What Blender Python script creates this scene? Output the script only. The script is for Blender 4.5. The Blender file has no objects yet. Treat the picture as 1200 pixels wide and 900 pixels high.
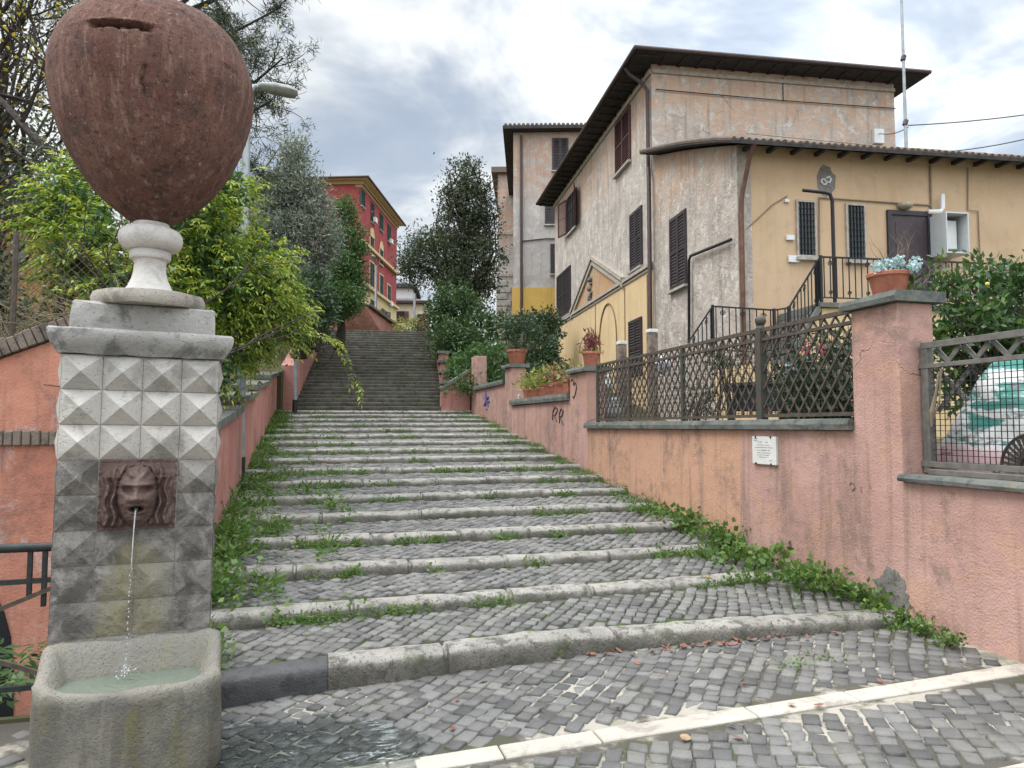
import bpy, bmesh, math, random
import numpy as np
from mathutils import Vector, Matrix, noise as mnoise
R = math.radians
rnd = random.Random(7)
rng = np.random.default_rng(7)
sc = bpy.context.scene
col = sc.collection
V = Vector

# ------------------------------------------------------------------ camera
PSI, PIT, FOC = R(15.3), math.atan(50/850), 850.0
CAM = V((0, 0, 1.6))
FW = V((math.sin(PSI)*math.cos(PIT), math.cos(PSI)*math.cos(PIT), math.sin(PIT)))
RT = V((math.cos(PSI), -math.sin(PSI), 0))
UP = RT.cross(FW)
FH = V((math.sin(PSI), math.cos(PSI), 0))

def ray(px, py): return FW*FOC + RT*(px-600) + UP*(450-py)
def at(px, py, D):
    d = ray(px, py)
    return CAM + d*(D/d.dot(FH))
def onplane(px, py, p0, n):
    d = ray(px, py)
    return CAM + d*((V(p0)-CAM).dot(n)/d.dot(n))

cd = bpy.data.cameras.new('camera')
cam = bpy.data.objects.new('camera', cd); col.objects.link(cam)
cd.lens = 36*FOC/1200; cd.sensor_width = 36; cd.clip_start = .05; cd.clip_end = 3000
M = Matrix((RT, UP, -FW)).transposed().to_4x4(); M.translation = CAM
cam.matrix_world = M
sc.camera = cam

# ------------------------------------------------------------------ node helpers
class NT:
    def __init__(s, name, world=False):
        if world:
            s.o = bpy.data.worlds.new(name)
        else:
            s.o = bpy.data.materials.new(name)
        s.o.use_nodes = True
        s.t = s.o.node_tree
        s.t.nodes.clear()
    def n(s, kind, **kw):
        nd = s.t.nodes.new(kind)
        for k, v in kw.items(): setattr(nd, k, v)
        return nd
    def l(s, a, b): s.t.links.new(a, b)
    def setin(s, sock, v):
        if hasattr(v, 'is_linked') or isinstance(v, bpy.types.NodeSocket): s.l(v, sock)
        elif isinstance(v, (tuple, list)) and len(v) == 3 and sock.type == 'RGBA': sock.default_value = (*v, 1)
        else: sock.default_value = v
    def pos(s):
        return s.n('ShaderNodeNewGeometry').outputs['Position']
    def obj(s):
        return s.n('ShaderNodeTexCoord').outputs['Object']
    def rand(s):
        return s.n('ShaderNodeNewGeometry').outputs['Random Per Island']
    def scale(s, v, sc_):
        m = s.n('ShaderNodeVectorMath', operation='MULTIPLY'); s.l(v, m.inputs[0]); m.inputs[1].default_value = sc_
        return m.outputs[0]
    def noise(s, v, scale=1, detail=4, rough=.55, dist=0):
        m = s.n('ShaderNodeTexNoise'); s.l(v, m.inputs['Vector'])
        m.inputs['Scale'].default_value = scale; m.inputs['Detail'].default_value = min(detail, 5)
        m.inputs['Roughness'].default_value = rough; m.inputs['Distortion'].default_value = dist
        return m.outputs[0]
    def voro(s, v, scale=1, feature='F1'):
        m = s.n('ShaderNodeTexVoronoi', feature=feature); s.l(v, m.inputs['Vector']); m.inputs['Scale'].default_value = scale
        return m.outputs[0]
    def sep(s, v):
        m = s.n('ShaderNodeSeparateXYZ'); s.l(v, m.inputs[0]); return m.outputs
    def math(s, op, a, b=0.0, clamp=False):
        m = s.n('ShaderNodeMath', operation=op); m.use_clamp = clamp
        s.setin(m.inputs[0], a); s.setin(m.inputs[1], b); return m.outputs[0]
    def sstep(s, v, lo, hi, a=0.0, b=1.0):
        m = s.n('ShaderNodeMapRange', interpolation_type='SMOOTHSTEP')
        s.l(v, m.inputs[0]); m.inputs[1].default_value = lo; m.inputs[2].default_value = hi
        m.inputs[3].default_value = a; m.inputs[4].default_value = b
        return m.outputs[0]
    def mix(s, f, a, b, blend='MIX'):
        m = s.n('ShaderNodeMix', data_type='RGBA', blend_type=blend)
        s.setin(m.inputs[0], f); s.setin(m.inputs[6], a); s.setin(m.inputs[7], b)
        return m.outputs[2]
    def ramp(s, f, stops):
        m = s.n('ShaderNodeValToRGB'); s.l(f, m.inputs[0]); e = m.color_ramp.elements
        while len(e) < len(stops): e.new(.5)
        for el, (p, c) in zip(e, stops): el.position = p; el.color = (*c, 1)
        return m.outputs[0]
    def bump(s, h, strength=.5, dist=.01, prev=None):
        m = s.n('ShaderNodeBump'); s.l(h, m.inputs['Height']); m.inputs['Strength'].default_value = strength
        m.inputs['Distance'].default_value = dist
        if prev is not None: s.l(prev, m.inputs['Normal'])
        return m.outputs[0]
    def out(s, base, rough=.85, normal=None, metal=0.0, spec=.3, trans=None, alpha=None):
        p = s.n('ShaderNodeBsdfPrincipled'); o = s.n('ShaderNodeOutputMaterial')
        s.setin(p.inputs['Base Color'], base); s.setin(p.inputs['Roughness'], rough); s.setin(p.inputs['Metallic'], metal)
        p.inputs['Specular IOR Level'].default_value = spec
        if normal is not None: s.l(normal, p.inputs['Normal'])
        sh = p.outputs[0]
        if trans is not None:
            tr = s.n('ShaderNodeBsdfTranslucent'); s.setin(tr.inputs[0], trans[1])
            mx = s.n('ShaderNodeMixShader'); mx.inputs[0].default_value = trans[0]
            s.l(sh, mx.inputs[1]); s.l(tr.outputs[0], mx.inputs[2]); sh = mx.outputs[0]
        s.l(sh, o.inputs[0]); s.p = p
        return s.o

def plaster(name, c1, c2, stain, streak=.5, bump=.35, blotch=None, grain=90, patch_y=None, blotch_amt=.5, band=None, sz=1.0, dirt=None, crack=0):
    t = NT(name); p = t.pos()
    b = t.mix(t.sstep(t.noise(p, .9*sz, 5, .6), .35, .65), c1, c2)
    if patch_y:
        y0, cc, cc2 = patch_y
        yy = t.sep(p)[1]
        jit = t.math('ADD', yy, t.math('MULTIPLY', t.noise(p, 5, 3), .08))
        b2 = t.mix(t.noise(p, 1.3, 5), cc, cc2)
        b = t.mix(t.math('MULTIPLY', t.sstep(jit, y0, y0+.05), t.sstep(jit, 11.6, 11.65, 1, 0)), b, b2)
    if blotch:
        f = t.sstep(t.noise(p, 2.3*sz, 8, .68, .4), .52, .62)
        b = t.mix(t.math('MULTIPLY', f, blotch_amt), b, blotch)
    if band:                                             # remains of older paint under the eaves: (height, colour)
        zz = t.math('ADD', t.sep(p)[2], t.math('MULTIPLY', t.noise(p, .9, 6, .65), 3.2))
        f = t.math('MULTIPLY', t.sstep(zz, band[0]-.2, band[0]+1.6), t.sstep(t.noise(p, 3.1, 7, .7), .38, .55))
        b = t.mix(t.math('MULTIPLY', f, .8), b, band[1])
    if dirt:
        f = t.math('MULTIPLY', t.sstep(t.noise(t.scale(p, (1, 1, .8)), 1.5, 8, .72, .6), .47, .64), t.sstep(t.noise(p, 11, 5, .7), .35, .6))
        b = t.mix(t.math('MULTIPLY', f, dirt[1]), b, dirt[0])
    st = t.noise(t.scale(p, (5, 5, .35)), 1.2, 6, .65)
    b = t.mix(t.math('MULTIPLY', t.sstep(st, .48, .72), streak), b, stain)
    sp = t.sstep(t.noise(p, 14, 6, .7), .62, .75)
    b = t.mix(t.math('MULTIPLY', sp, .35*min(1, streak*2)), b, stain)
    h = t.math('ADD', t.noise(p, grain, 3, .6), t.math('MULTIPLY', t.noise(p, 9, 6, .6), 1.4))
    h = t.math('ADD', h, t.math('MULTIPLY', t.noise(p, 2.2, 4, .5), 3.0))
    if crack:
        dv = t.n('ShaderNodeVectorMath', operation='MULTIPLY_ADD'); nz = t.n('ShaderNodeTexNoise'); t.l(p, nz.inputs[0]); nz.inputs['Scale'].default_value = 4; nz.inputs['Detail'].default_value = 4
        t.l(nz.outputs['Color'], dv.inputs[0]); dv.inputs[1].default_value = (.25, .25, .25); t.l(p, dv.inputs[2])
        e = t.sstep(t.voro(dv.outputs[0], .9, 'DISTANCE_TO_EDGE'), .001, .006, 1, 0)
        e = t.math('MULTIPLY', e, t.sstep(t.noise(p, 1.1, 4), .54, .62))
        b = t.mix(t.math('MULTIPLY', e, crack), b, (.09, .06, .05)); h = t.math('SUBTRACT', h, t.math('MULTIPLY', e, 1.5))
        pit = t.math('MULTIPLY', t.sstep(t.voro(p, 28), .10, .17, 1, 0), t.sstep(t.noise(p, 3, 4), .5, .62))
        b = t.mix(t.math('MULTIPLY', pit, .6), b, (.16, .10, .08)); h = t.math('SUBTRACT', h, t.math('MULTIPLY', pit, .8))
    nb = t.bump(h, bump, .02)
    return t.out(b, .9, nb, spec=.2)

def stone(name, c1, c2, dark, amt=.6, scale=6, bump=.5, pits=True, rough=.85, moss=None):
    t = NT(name); p = t.pos()
    b = t.mix(t.sstep(t.noise(p, scale*.4, 5, .6), .35, .65), c1, c2)
    b = t.mix(t.math('MULTIPLY', t.sstep(t.noise(p, scale, 8, .68, .3), .48, .64), amt), b, dark)
    if moss:
        b = t.mix(t.math('MULTIPLY', t.sstep(t.noise(p, scale*.7, 6, .6), .52, .66), moss[1]), b, moss[0])
    h = t.noise(p, scale*8, 6, .65)
    if pits:
        v = t.sstep(t.voro(p, scale*9), .0, .28)
        b = t.mix(t.math('MULTIPLY', t.math('SUBTRACT', 1.0, v), .45), b, dark)
        h = t.math('ADD', h, t.math('MULTIPLY', v, .6))
    return t.out(b, rough, t.bump(h, bump, .015), spec=.25)

def plain(name, c, rough=.6, metal=0.0, var=.25, scale=12, spec=.4, bump=.1, c2=None):
    t = NT(name); p = t.pos()
    d = c2 if c2 else tuple(x*(1-var) for x in c)
    f = t.noise(p, scale, 6, .6)
    return t.out(t.mix(t.sstep(f, .35, .68), c, d), rough, t.bump(t.noise(p, scale*6, 4), bump, .005), metal, spec)

def leafmat(name, stops, trans=.3, rough=.5, sc_=1.2, tr_gain=1.3):
    t = NT(name); p = t.pos()
    r = t.math('ADD', t.math('MULTIPLY', t.rand(), .65), t.math('MULTIPLY', t.noise(p, sc_, 3), .45))
    b = t.ramp(r, stops)
    return t.out(b, rough, None, 0, .3, trans=(trans, t.mix(1.0, b, (tr_gain, tr_gain, .6*tr_gain), 'MULTIPLY')))

# ------------------------------------------------------------------ mesh helpers
def wmat(o):
    m = Matrix.Identity(4)
    while o:
        m = (Matrix.Translation(o.location) @ o.rotation_euler.to_matrix().to_4x4()) @ m
        o = o.parent
    return m

def link(name, me, mat, parent):
    o = bpy.data.objects.new(name, me); col.objects.link(o)
    if mat: me.materials.append(mat)
    if parent: o.parent = parent
    return o

class MB:
    def __init__(s): s.v = []; s.f = []; s.k = []
    def add(s, vs, fs):
        s.k.append((len(s.v), len(s.f)))
        n = len(s.v); s.v += [tuple(v) for v in vs]; s.f += [tuple(i+n for i in f) for f in fs]; return s
    def box(s, x0, x1, y0, y1, z0, z1, T=None):
        vs = [V((x, y, z)) for z in (z0, z1) for x, y in ((x0, y0), (x1, y0), (x1, y1), (x0, y1))]
        if T: vs = [T(v) if callable(T) else T @ v for v in vs]
        return s.add(vs, [(0, 3, 2, 1), (4, 5, 6, 7), (0, 1, 5, 4), (1, 2, 6, 5), (2, 3, 7, 6), (3, 0, 4, 7)])
    def prism(s, poly, vec):
        n = len(poly); a = [V(p) for p in poly]; b = [p+V(vec) for p in a]
        return s.add(a+b, [tuple(range(n)), tuple(range(2*n-1, n-1, -1))] + [(i, (i+1) % n, n+(i+1) % n, n+i) for i in range(n)])
    def bar(s, a, b, w, h, side=None):
        a, b = V(a), V(b); d = (b-a).normalized()
        u = V(side) if side else V((0, 0, 1))
        if abs(d.dot(u)) > .95: u = V((1, 0, 0))
        x = d.cross(u).normalized()*w/2; y = x.cross(d).normalized()*h/2
        vs = [p+i*x+j*y for p in (a, b) for i, j in ((-1, -1), (1, -1), (1, 1), (-1, 1))]
        return s.add(vs, [(0, 3, 2, 1), (4, 5, 6, 7), (0, 1, 5, 4), (1, 2, 6, 5), (2, 3, 7, 6), (3, 0, 4, 7)])
    def tube(s, pts, r, n=6):
        pts = [V(p) for p in pts]; k = len(pts)
        rr = r if isinstance(r, (list, tuple)) else [r]*k
        vs = []; t0 = None; x = None
        for i, p in enumerate(pts):
            t = (pts[min(i+1, k-1)]-pts[max(i-1, 0)]).normalized()
            if x is None:
                x = t.cross(V((0, 0, 1)) if abs(t.z) < .9 else V((1, 0, 0))).normalized()
            else:
                x = (x - t*x.dot(t)).normalized()
            y = t.cross(x)
            for j in range(n):
                a = 2*math.pi*j/n
                vs.append(p + (x*math.cos(a)+y*math.sin(a))*rr[i])
        fs = [(i*n+j, i*n+(j+1) % n, (i+1)*n+(j+1) % n, (i+1)*n+j) for i in range(k-1) for j in range(n)]
        fs += [tuple(range(n-1, -1, -1)), tuple(range((k-1)*n, k*n))]
        return s.add(vs, fs)
    def lathe(s, prof, n=32, c=(0, 0, 0), T=None):
        c = V(c); vs = []
        for r, z in prof:
            for j in range(n):
                a = 2*math.pi*j/n
                v = V((r*math.cos(a), r*math.sin(a), z))
                vs.append((T @ v if T else v)+c)
        k = len(prof)
        fs = [(i*n+j, i*n+(j+1) % n, (i+1)*n+(j+1) % n, (i+1)*n+j) for i in range(k-1) for j in range(n)]
        fs += [tuple(range(n-1, -1, -1)), tuple(range((k-1)*n, k*n))]
        return s.add(vs, fs)
    def ball(s, c, r, n=8, sz=1.0):
        pr = [(max(.001, r*math.sin(math.pi*i/n)), -sz*r*math.cos(math.pi*i/n)) for i in range(n+1)]
        return s.lathe(pr, n+2, c)
    def each(s, name, mat, parent=None, **kw):
        """every added piece becomes a part of its own"""
        ks = s.k+[(len(s.v), len(s.f))]; out = []
        for (a, b), (c, d) in zip(ks, ks[1:]):
            m = MB(); m.v = s.v[a:c]; m.f = [tuple(i-a for i in f) for f in s.f[b:d]]; out.append(m.build(name, mat, parent, **kw))
        return out
    def build(s, name, mat, parent=None, local=False, smooth=False, bevel=0, seg=2, recalc=True, auto=None):
        me = bpy.data.meshes.new(name)
        vs = s.v
        if parent is not None and not local:
            inv = wmat(parent).inverted(); vs = [inv @ V(v) for v in vs]
        me.from_pydata([tuple(v) for v in vs], [], s.f)
        if recalc:
            bm = bmesh.new(); bm.from_mesh(me); bmesh.ops.recalc_face_normals(bm, faces=bm.faces); bm.to_mesh(me); bm.free()
        me.update()
        if smooth: me.polygons.foreach_set('use_smooth', [True]*len(me.polygons))
        if smooth and auto: me.set_sharp_from_angle(angle=R(auto))
        o = link(name, me, mat, parent)
        if bevel:
            b = o.modifiers.new('bevel', 'BEVEL'); b.width = bevel; b.segments = seg; b.limit_method = 'ANGLE'; b.angle_limit = R(35)
        return o

def npmesh(name, verts, faces, mat, parent=None, smooth=False):
    """quads from numpy arrays"""
    verts = np.asarray(verts, dtype=np.float64)
    if parent is not None:
        m = np.array(wmat(parent).inverted()); verts = verts @ m[:3, :3].T + m[:3, 3]
    me = bpy.data.meshes.new(name)
    k = faces.shape[1]
    me.vertices.add(len(verts)); me.vertices.foreach_set('co', verts.astype(np.float32).ravel())
    me.loops.add(faces.size); me.loops.foreach_set('vertex_index', faces.astype(np.int32).ravel())
    me.polygons.add(len(faces)); me.polygons.foreach_set('loop_start', np.arange(0, faces.size, k, dtype=np.int32))
    me.polygons.foreach_set('loop_total', np.full(len(faces), k, dtype=np.int32))
    if smooth: me.polygons.foreach_set('use_smooth', np.ones(len(faces), dtype=bool))
    me.update(calc_edges=True); me.validate()
    return link(name, me, mat, parent)

def tag(o, label, cat, group=None, kind=None):
    o['label'] = label; o['category'] = cat
    if group: o['group'] = group
    if kind: o['kind'] = kind
    return o
def thing(name, label, cat, loc=(0, 0, 0), rz=0, group=None):
    o = bpy.data.objects.new(name, None); col.objects.link(o); o.empty_display_size = .2
    o.location = V(loc); o.rotation_euler = (0, 0, rz)
    return tag(o, label, cat, group)
def struct(o): o['kind'] = 'structure'; return o
def copy_tree(o, parent=None):
    c = o.copy(); col.objects.link(c); c.parent = parent
    for ch in [x for x in bpy.data.objects if x.parent == o]: copy_tree(ch, c)
    return c

# ------------------------------------------------------------------ foliage helpers
def unit(a): return a/np.maximum(1e-9, np.linalg.norm(a, axis=1, keepdims=True))
def leaf_arrays(P, D, L, W, fold=.15):
    """leaf shaped quads: base P, direction D, length L, width W"""
    n = len(P); D = unit(D)
    S = unit(np.cross(D, rng.normal(size=(n, 3)))); N = np.cross(D, S)
    L = np.broadcast_to(L, (n,))[:, None]; W = np.broadcast_to(W, (n,))[:, None]
    v = np.empty((n, 4, 3))
    v[:, 0] = P; v[:, 2] = P + D*L
    v[:, 1] = P + D*L*.45 + S*W*.5 + N*W*fold
    v[:, 3] = P + D*L*.45 - S*W*.5 + N*W*fold
    return v.reshape(-1, 3), np.arange(4*n).reshape(n, 4)
def blob(px, py, D, rx, ry, rd=None):
    """ellipsoid by its place in metres: centre, radii across, up, deep"""
    k = D/FOC
    return (np.array(at(px, py, D)), rx*k, ry*k, rd if rd else rx*k)
AX = np.array([RT, (0, 0, 1), FH])
def blob_pts(blobs, per_area, spread, leaves_per, shell=.55):
    P = []; OUT = []
    for c, rx, ry, rd in blobs:
        area = 4*math.pi*((rx*ry)**1.6/3+(rx*rd)**1.6/3+(ry*rd)**1.6/3)**(1/1.6)
        k = max(4, int(area*per_area))
        d = unit(rng.normal(size=(k, 3)))
        rad = rng.uniform(shell, 1.0, size=(k, 1))**.7
        rad *= 1+np.array([.40*mnoise.noise(V(q*1.9)+V(c))+.30*mnoise.noise(V(q*4.6)+V(c)) for q in d])[:, None]
        cc = d*rad*np.array([rx, ry, rd])
        for q, dd in zip(cc, d):
            m = max(2, int(leaves_per*rng.uniform(.5, 1.5)))
            off = rng.normal(size=(m, 3))*spread*rng.uniform(.7, 1.3)
            P.append((q+off) @ AX + c); OUT.append(np.tile(dd @ AX, (m, 1)))
    return np.concatenate(P), np.concatenate(OUT)
def crown(name, mat, parent, blobs, per_area, spread, leaves_per, L, W, up=.15, outb=.7, droop=0., shell=.55):
    P, O = blob_pts(blobs, per_area, spread, leaves_per, shell)
    n = len(P)
    D = rng.normal(size=(n, 3)) + O*outb + np.array([0, 0, up-droop])
    v, f = leaf_arrays(P, D, L*rng.uniform(.6, 1.25, n), W*rng.uniform(.7, 1.2, n))
    return npmesh(name, v, f, mat, parent)
def branch(mb, a, d, length, r, depth, tips, wig=.25, n=5, split=(2, 3), up=.1, shrink=.68):
    pts = [V(a)]; d = V(d).normalized(); k = 4
    for i in range(k):
        d = (d + V((rnd.gauss(0, wig), rnd.gauss(0, wig), rnd.gauss(0, wig)+up))*.5).normalized()
        pts.append(pts[-1]+d*length/k)
    mb.tube(pts, [r*(1-.42*i/k) for i in range(k+1)], n)
    if depth == 0: tips.append((pts[-1], d)); return
    tips.append((pts[2], d))
    for _ in range(rnd.randint(*split)):
        q = pts[rnd.randint(2, k)]
        nd = (d + V((rnd.gauss(0, .6), rnd.gauss(0, .6), rnd.gauss(0, .45)))).normalized()
        branch(mb, q, nd, length*shrink*rnd.uniform(.8, 1.15), r*.55, depth-1, tips, wig, n, split, up, shrink)
SKY_TOP, SKY_BACK, SUN_E, EXPO = 3.5, 0.85, 1.4, 0.38
# ------------------------------------------------------------------ materials
PINK = plaster('pink_plaster', (.52, .325, .275), (.43, .255, .215), (.20, .14, .115), .6, .5, (.58, .345, .20), 60,
               (7.03, (.57, .345, .24), (.51, .285, .19)), .28, dirt=((.25, .175, .145), .8), crack=.4)
PINKL = plaster('salmon_plaster', (.55, .255, .175), (.46, .19, .13), (.22, .11, .085), .85, .4, (.52, .37, .33), 60, None, .85, dirt=((.2, .11, .09), .6), crack=.4)
PINKF = plaster('rose_plaster', (.46, .22, .18), (.40, .17, .14), (.2, .11, .09), .5, .2, (.46, .3, .26), 30, dirt=((.2, .13, .11), .8))
COPING = stone('coping_stone', (.16, .165, .15), (.11, .12, .11), (.05, .055, .05), .6, 7, .5, True, .85, ((.22, .20, .14), .5))
TRAV = stone('travertine', (.47, .44, .40), (.37, .35, .32), (.16, .15, .135), .5, 5, .5)
TRAVD = stone('wet_travertine', (.33, .31, .28), (.25, .24, .215), (.11, .105, .095), .75, 5, .6, True, .7, ((.2, .19, .085), .5))
KERB = stone('kerb_stone', (.40, .375, .335), (.27, .255, .23), (.085, .082, .07), .85, 8, .9, True, .9, ((.09, .11, .045), .45))
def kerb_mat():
    t = NT('pale_topped_kerb_stone'); p = t.pos()
    dark_tone = t.mix(t.sstep(t.noise(p, 3, 5, .6), .35, .65), (.18, .168, .145), (.11, .104, .085))
    pale_tone = t.mix(t.sstep(t.noise(p, 4, 5, .6), .35, .65), (.345, .325, .29), (.26, .245, .22))
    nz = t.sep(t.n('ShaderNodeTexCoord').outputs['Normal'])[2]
    f = t.sstep(t.math('ADD', nz, t.math('MULTIPLY', t.math('SUBTRACT', t.noise(p, 7, 6, .7), .5), 1.1)), .25, .75)  # paler on upward faces, darker on upright ones, with a noisy edge
    b = t.mix(f, dark_tone, pale_tone)
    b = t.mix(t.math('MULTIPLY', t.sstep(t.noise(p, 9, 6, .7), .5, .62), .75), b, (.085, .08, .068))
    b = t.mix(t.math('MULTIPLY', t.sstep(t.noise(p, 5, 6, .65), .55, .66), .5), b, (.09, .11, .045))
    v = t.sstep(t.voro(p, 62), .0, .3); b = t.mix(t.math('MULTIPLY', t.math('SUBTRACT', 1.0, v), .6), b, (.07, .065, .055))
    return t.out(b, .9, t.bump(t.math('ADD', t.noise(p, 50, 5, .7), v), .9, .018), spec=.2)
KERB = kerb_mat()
KERBD = stone('dark_kerb_stone', (.085, .085, .085), (.06, .06, .06), (.03, .03, .03), .6, 7, .6, True, .45)
STEPM = stone('dark_step_stone', (.105, .098, .082), (.072, .068, .056), (.026, .026, .02), .6, 6, .7, True, .9, ((.055, .075, .03), .7))
WHITE_STRIP = stone('white_strip_stone', (.46, .42, .36), (.38, .345, .295), (.2, .175, .15), .6, 5, .3, True, .8)
BRICKCOP = stone('brick_coping', (.22, .18, .145), (.15, .12, .1), (.06, .055, .045), .6, 9, .6, True, .9)
IRON = plain('dark_iron', (.035, .04, .04), .6, .3, .4, 20)
GREENIRON = plain('green_iron', (.055, .075, .068), .6, .2, .3, 15, .35, .2, (.11, .075, .055))
RUSTY = plain('rusty_bars', (.075, .062, .052), .75, .2, .3, 25, .3, .2, (.12, .095, .075))
GALV = plain('galvanised_steel', (.36, .39, .41), .5, .5, .25, 8)
WOODD = plain('dark_eave_wood', (.06, .055, .055), .8, 0, .4, 6, .2, .3)
SHUTD = plain('dark_shutter_paint', (.055, .045, .048), .55, 0, .3, 9, .3, .1)
SHUTR = plain('red_brown_shutter_paint', (.105, .045, .04), .6, 0, .35, 9, .3, .1)
SHUTG = plain('green_shutter_paint', (.03, .07, .06), .6, 0, .3, 9, .3, .1)
TERRA = plain('terracotta', (.42, .16, .105), .85, 0, .25, 14, .2, .3)
WHITEP = plain('white_enamel', (.72, .73, .72), .4, 0, .08, 4)
SOIL = plain('soil', (.05, .04, .03), .95, 0, .4, 20, .1, .6)
BARK = plain('dark_bark', (.075, .062, .055), .95, 0, .5, 10, .1, .8)
EARTH = plain('hillside_earth', (.07, .08, .035), 1, 0, .5, 1.5, .1, .6, (.09, .07, .045))
ROOFT = stone('roof_tiles', (.16, .115, .09), (.11, .085, .07), (.07, .06, .05), .6, 6, .5, False)

def glass(name, c=(.03, .035, .04), rough=.1):
    t = NT(name); return t.out(c, rough, t.bump(t.noise(t.pos(), 3, 2), .05, .01), 0, .7)
GLASS = glass('dark_window_glass')

def cobble_mat():
    t = NT('basalt_cobbles'); p = t.pos(); r = t.rand()
    b = t.ramp(r, [(0, (.066, .064, .061)), (.5, (.115, .111, .105)), (1, (.18, .173, .162))])
    b = t.mix(t.math('MULTIPLY', t.sstep(t.noise(p, 2.2, 6, .65), .46, .68), .55), b, (.19, .18, .155))
    b = t.mix(t.math('MULTIPLY', t.sstep(t.noise(p, 26, 5, .6), .5, .72), .5), b, (.09, .09, .09))
    x, y, z = t.sep(p)
    # the spill of the fountain: a wet patch with a wavy edge
    dx = t.math('MULTIPLY', t.math('ADD', x, .35), .85); dy = t.math('MULTIPLY', t.math('SUBTRACT', y, 3.85), 1.2)
    d = t.math('SQRT', t.math('ADD', t.math('MULTIPLY', dx, dx), t.math('MULTIPLY', dy, dy)))
    d = t.math('ADD', d, t.math('MULTIPLY', t.noise(p, 3, 4), .5))
    w = t.sstep(d, .85, 1.25, 1, 0)
    b = t.mix(w, b, (.075, .08, .075))
    rough = t.math('SUBTRACT', .72, t.math('MULTIPLY', w, .5))
    nb = t.bump(t.math('ADD', t.noise(p, 45, 5, .65), t.math('MULTIPLY', t.noise(p, 12, 4), 1.5)), .55, .012)
    return t.out(b, rough, nb, spec=.4)
COBBLE = cobble_mat()
def grout_mat(name, light, dark, moss, amt, mossamt):
    t = NT(name); p = t.pos()
    b = t.mix(t.sstep(t.noise(p, 1.6, 7, .65), .5-amt, .6-amt), dark, light)
    b = t.mix(t.math('MULTIPLY', t.sstep(t.noise(p, 2.6, 7, .7), .5, .6), mossamt), b, moss)
    return t.out(b, .95, t.bump(t.noise(p, 60, 4), .6, .01), spec=.1)
GROUT = grout_mat('pale_joint_mortar', (.34, .31, .26), (.09, .082, .07), (.06, .075, .028), .04, .5)
GROUTM = grout_mat('mossy_joint_earth', (.12, .11, .08), (.05, .047, .038), (.06, .095, .025), 0, 1.0)

# ------------------------------------------------------------------ street
def sz(x): return min(.085, max(-.17, -.12+.042*x))
def strip_y(x, k=0): return 3.76-.016*(x-.09) - k*1.02

def cobbles(region, pitch, ang, zf, keep, jit=.010, gap=.0065, h=.03, relief=.004):
    """small basalt sets: rows turned by ang inside region (x0,x1,y0,y1)"""
    x0, x1, y0, y1 = region; cx, cy = (x0+x1)/2, (y0+y1)/2
    ca, sa = math.cos(ang), math.sin(ang); rad = math.hypot(x1-x0, y1-y0)/2+pitch
    vs = []; fs = []; n = int(rad/pitch)+1
    for i in range(-n, n+1):
        sh = rnd.uniform(0, pitch)
        v = -rad+sh
        while v < rad:
            pl_ = pitch*rnd.uniform(.82, 1.32); v += pl_/2; u = i*pitch; vc = v; v += pl_/2
            wob = .05*math.sin(vc*1.3+i*.05)+.02*math.sin(vc*3.1+i*.4)
            x = cx+(u+wob)*ca-vc*sa; y = cy+(u+wob)*sa+vc*ca
            if not (x0 <= x <= x1 and y0 <= y <= y1) or not keep(x, y): continue
            hw = pitch/2-gap*rnd.uniform(.6, 1.5); hl = pl_/2-gap*rnd.uniform(.6, 1.5)
            dz = rnd.gauss(0, relief); tx, ty = rnd.gauss(0, .03), rnd.gauss(0, .03)
            b = len(vs)
            cs = [(s*hw+rnd.uniform(-jit, jit), q*hl+rnd.uniform(-jit, jit)) for s, q in ((-1, -1), (1, -1), (1, 1), (-1, 1))]
            for k, (ins, lv) in enumerate(((1.0, -h), (1.0, -.007), (.88, 0.0))):
                for a, c in cs:
                    a2, c2 = a*ins, c*ins
                    X = x+a2*ca-c2*sa; Y = y+a2*sa+c2*ca
                    vs.append((X, Y, zf(X, Y)+lv+dz+a2*tx+c2*ty))
            for k in (0, 4):
                for q in range(4): fs.append((b+k+q, b+k+(q+1) % 4, b+k+4+(q+1) % 4, b+k+4+q))
            fs.append((b+8, b+9, b+10, b+11))
    return vs, fs

m = MB()
xs = [-60, -6, -1.19, 0, 1, 2, 3, 4, 4.88, 6, 60]
ys = [-60, -2, 2, 5.2]
for i in range(len(xs)-1):
    for j in range(len(ys)-1):
        q = [(xs[i], ys[j]), (xs[i+1], ys[j]), (xs[i+1], ys[j+1]), (xs[i], ys[j+1])]
        m.add([(x, y, sz(x)-.013) for x, y in q], [(0, 1, 2, 3)])
st = struct(m.build('street', GROUT, recalc=False))
vs, fs = cobbles((-4.5, 5.2, 3.55, 5.0), .102, R(-42), lambda x, y: sz(x), lambda x, y: y > strip_y(x)+.15 and x < 4.45 and (x > -1.3 or rnd.random() < .35), gap=.0068)
v2, f2 = cobbles((-4.5, 5.2, .6, 3.9), .108, R(-30), lambda x, y: sz(x),
                 lambda x, y: y < strip_y(x)-.15 and abs(y-strip_y(x, 1)) > .15 and x < 4.47, gap=.0075)
k = len(vs); vs += v2; fs += [tuple(i+k for i in f) for f in f2]
struct(npmesh('cobblestones', np.array(vs), np.array(fs), COBBLE))
m = MB()
for k in (0, 1):
    x = -4.5
    while x < 4.44:
        x2 = min(4.46, x+rnd.uniform(.5, 1.0)); a = [(x+.004, -.076), (x2-.004, -.076), (x2-.004, .076), (x+.004, .076)]
        jj = rnd.uniform(-.006, .006)
        m.prism([(p, strip_y(p, k)+q+jj, sz(p)-.03) for p, q in a], (0, 0, .031)); x = x2
struct(m.build('stone_strip', WHITE_STRIP, bevel=.006, seg=1))

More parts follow.
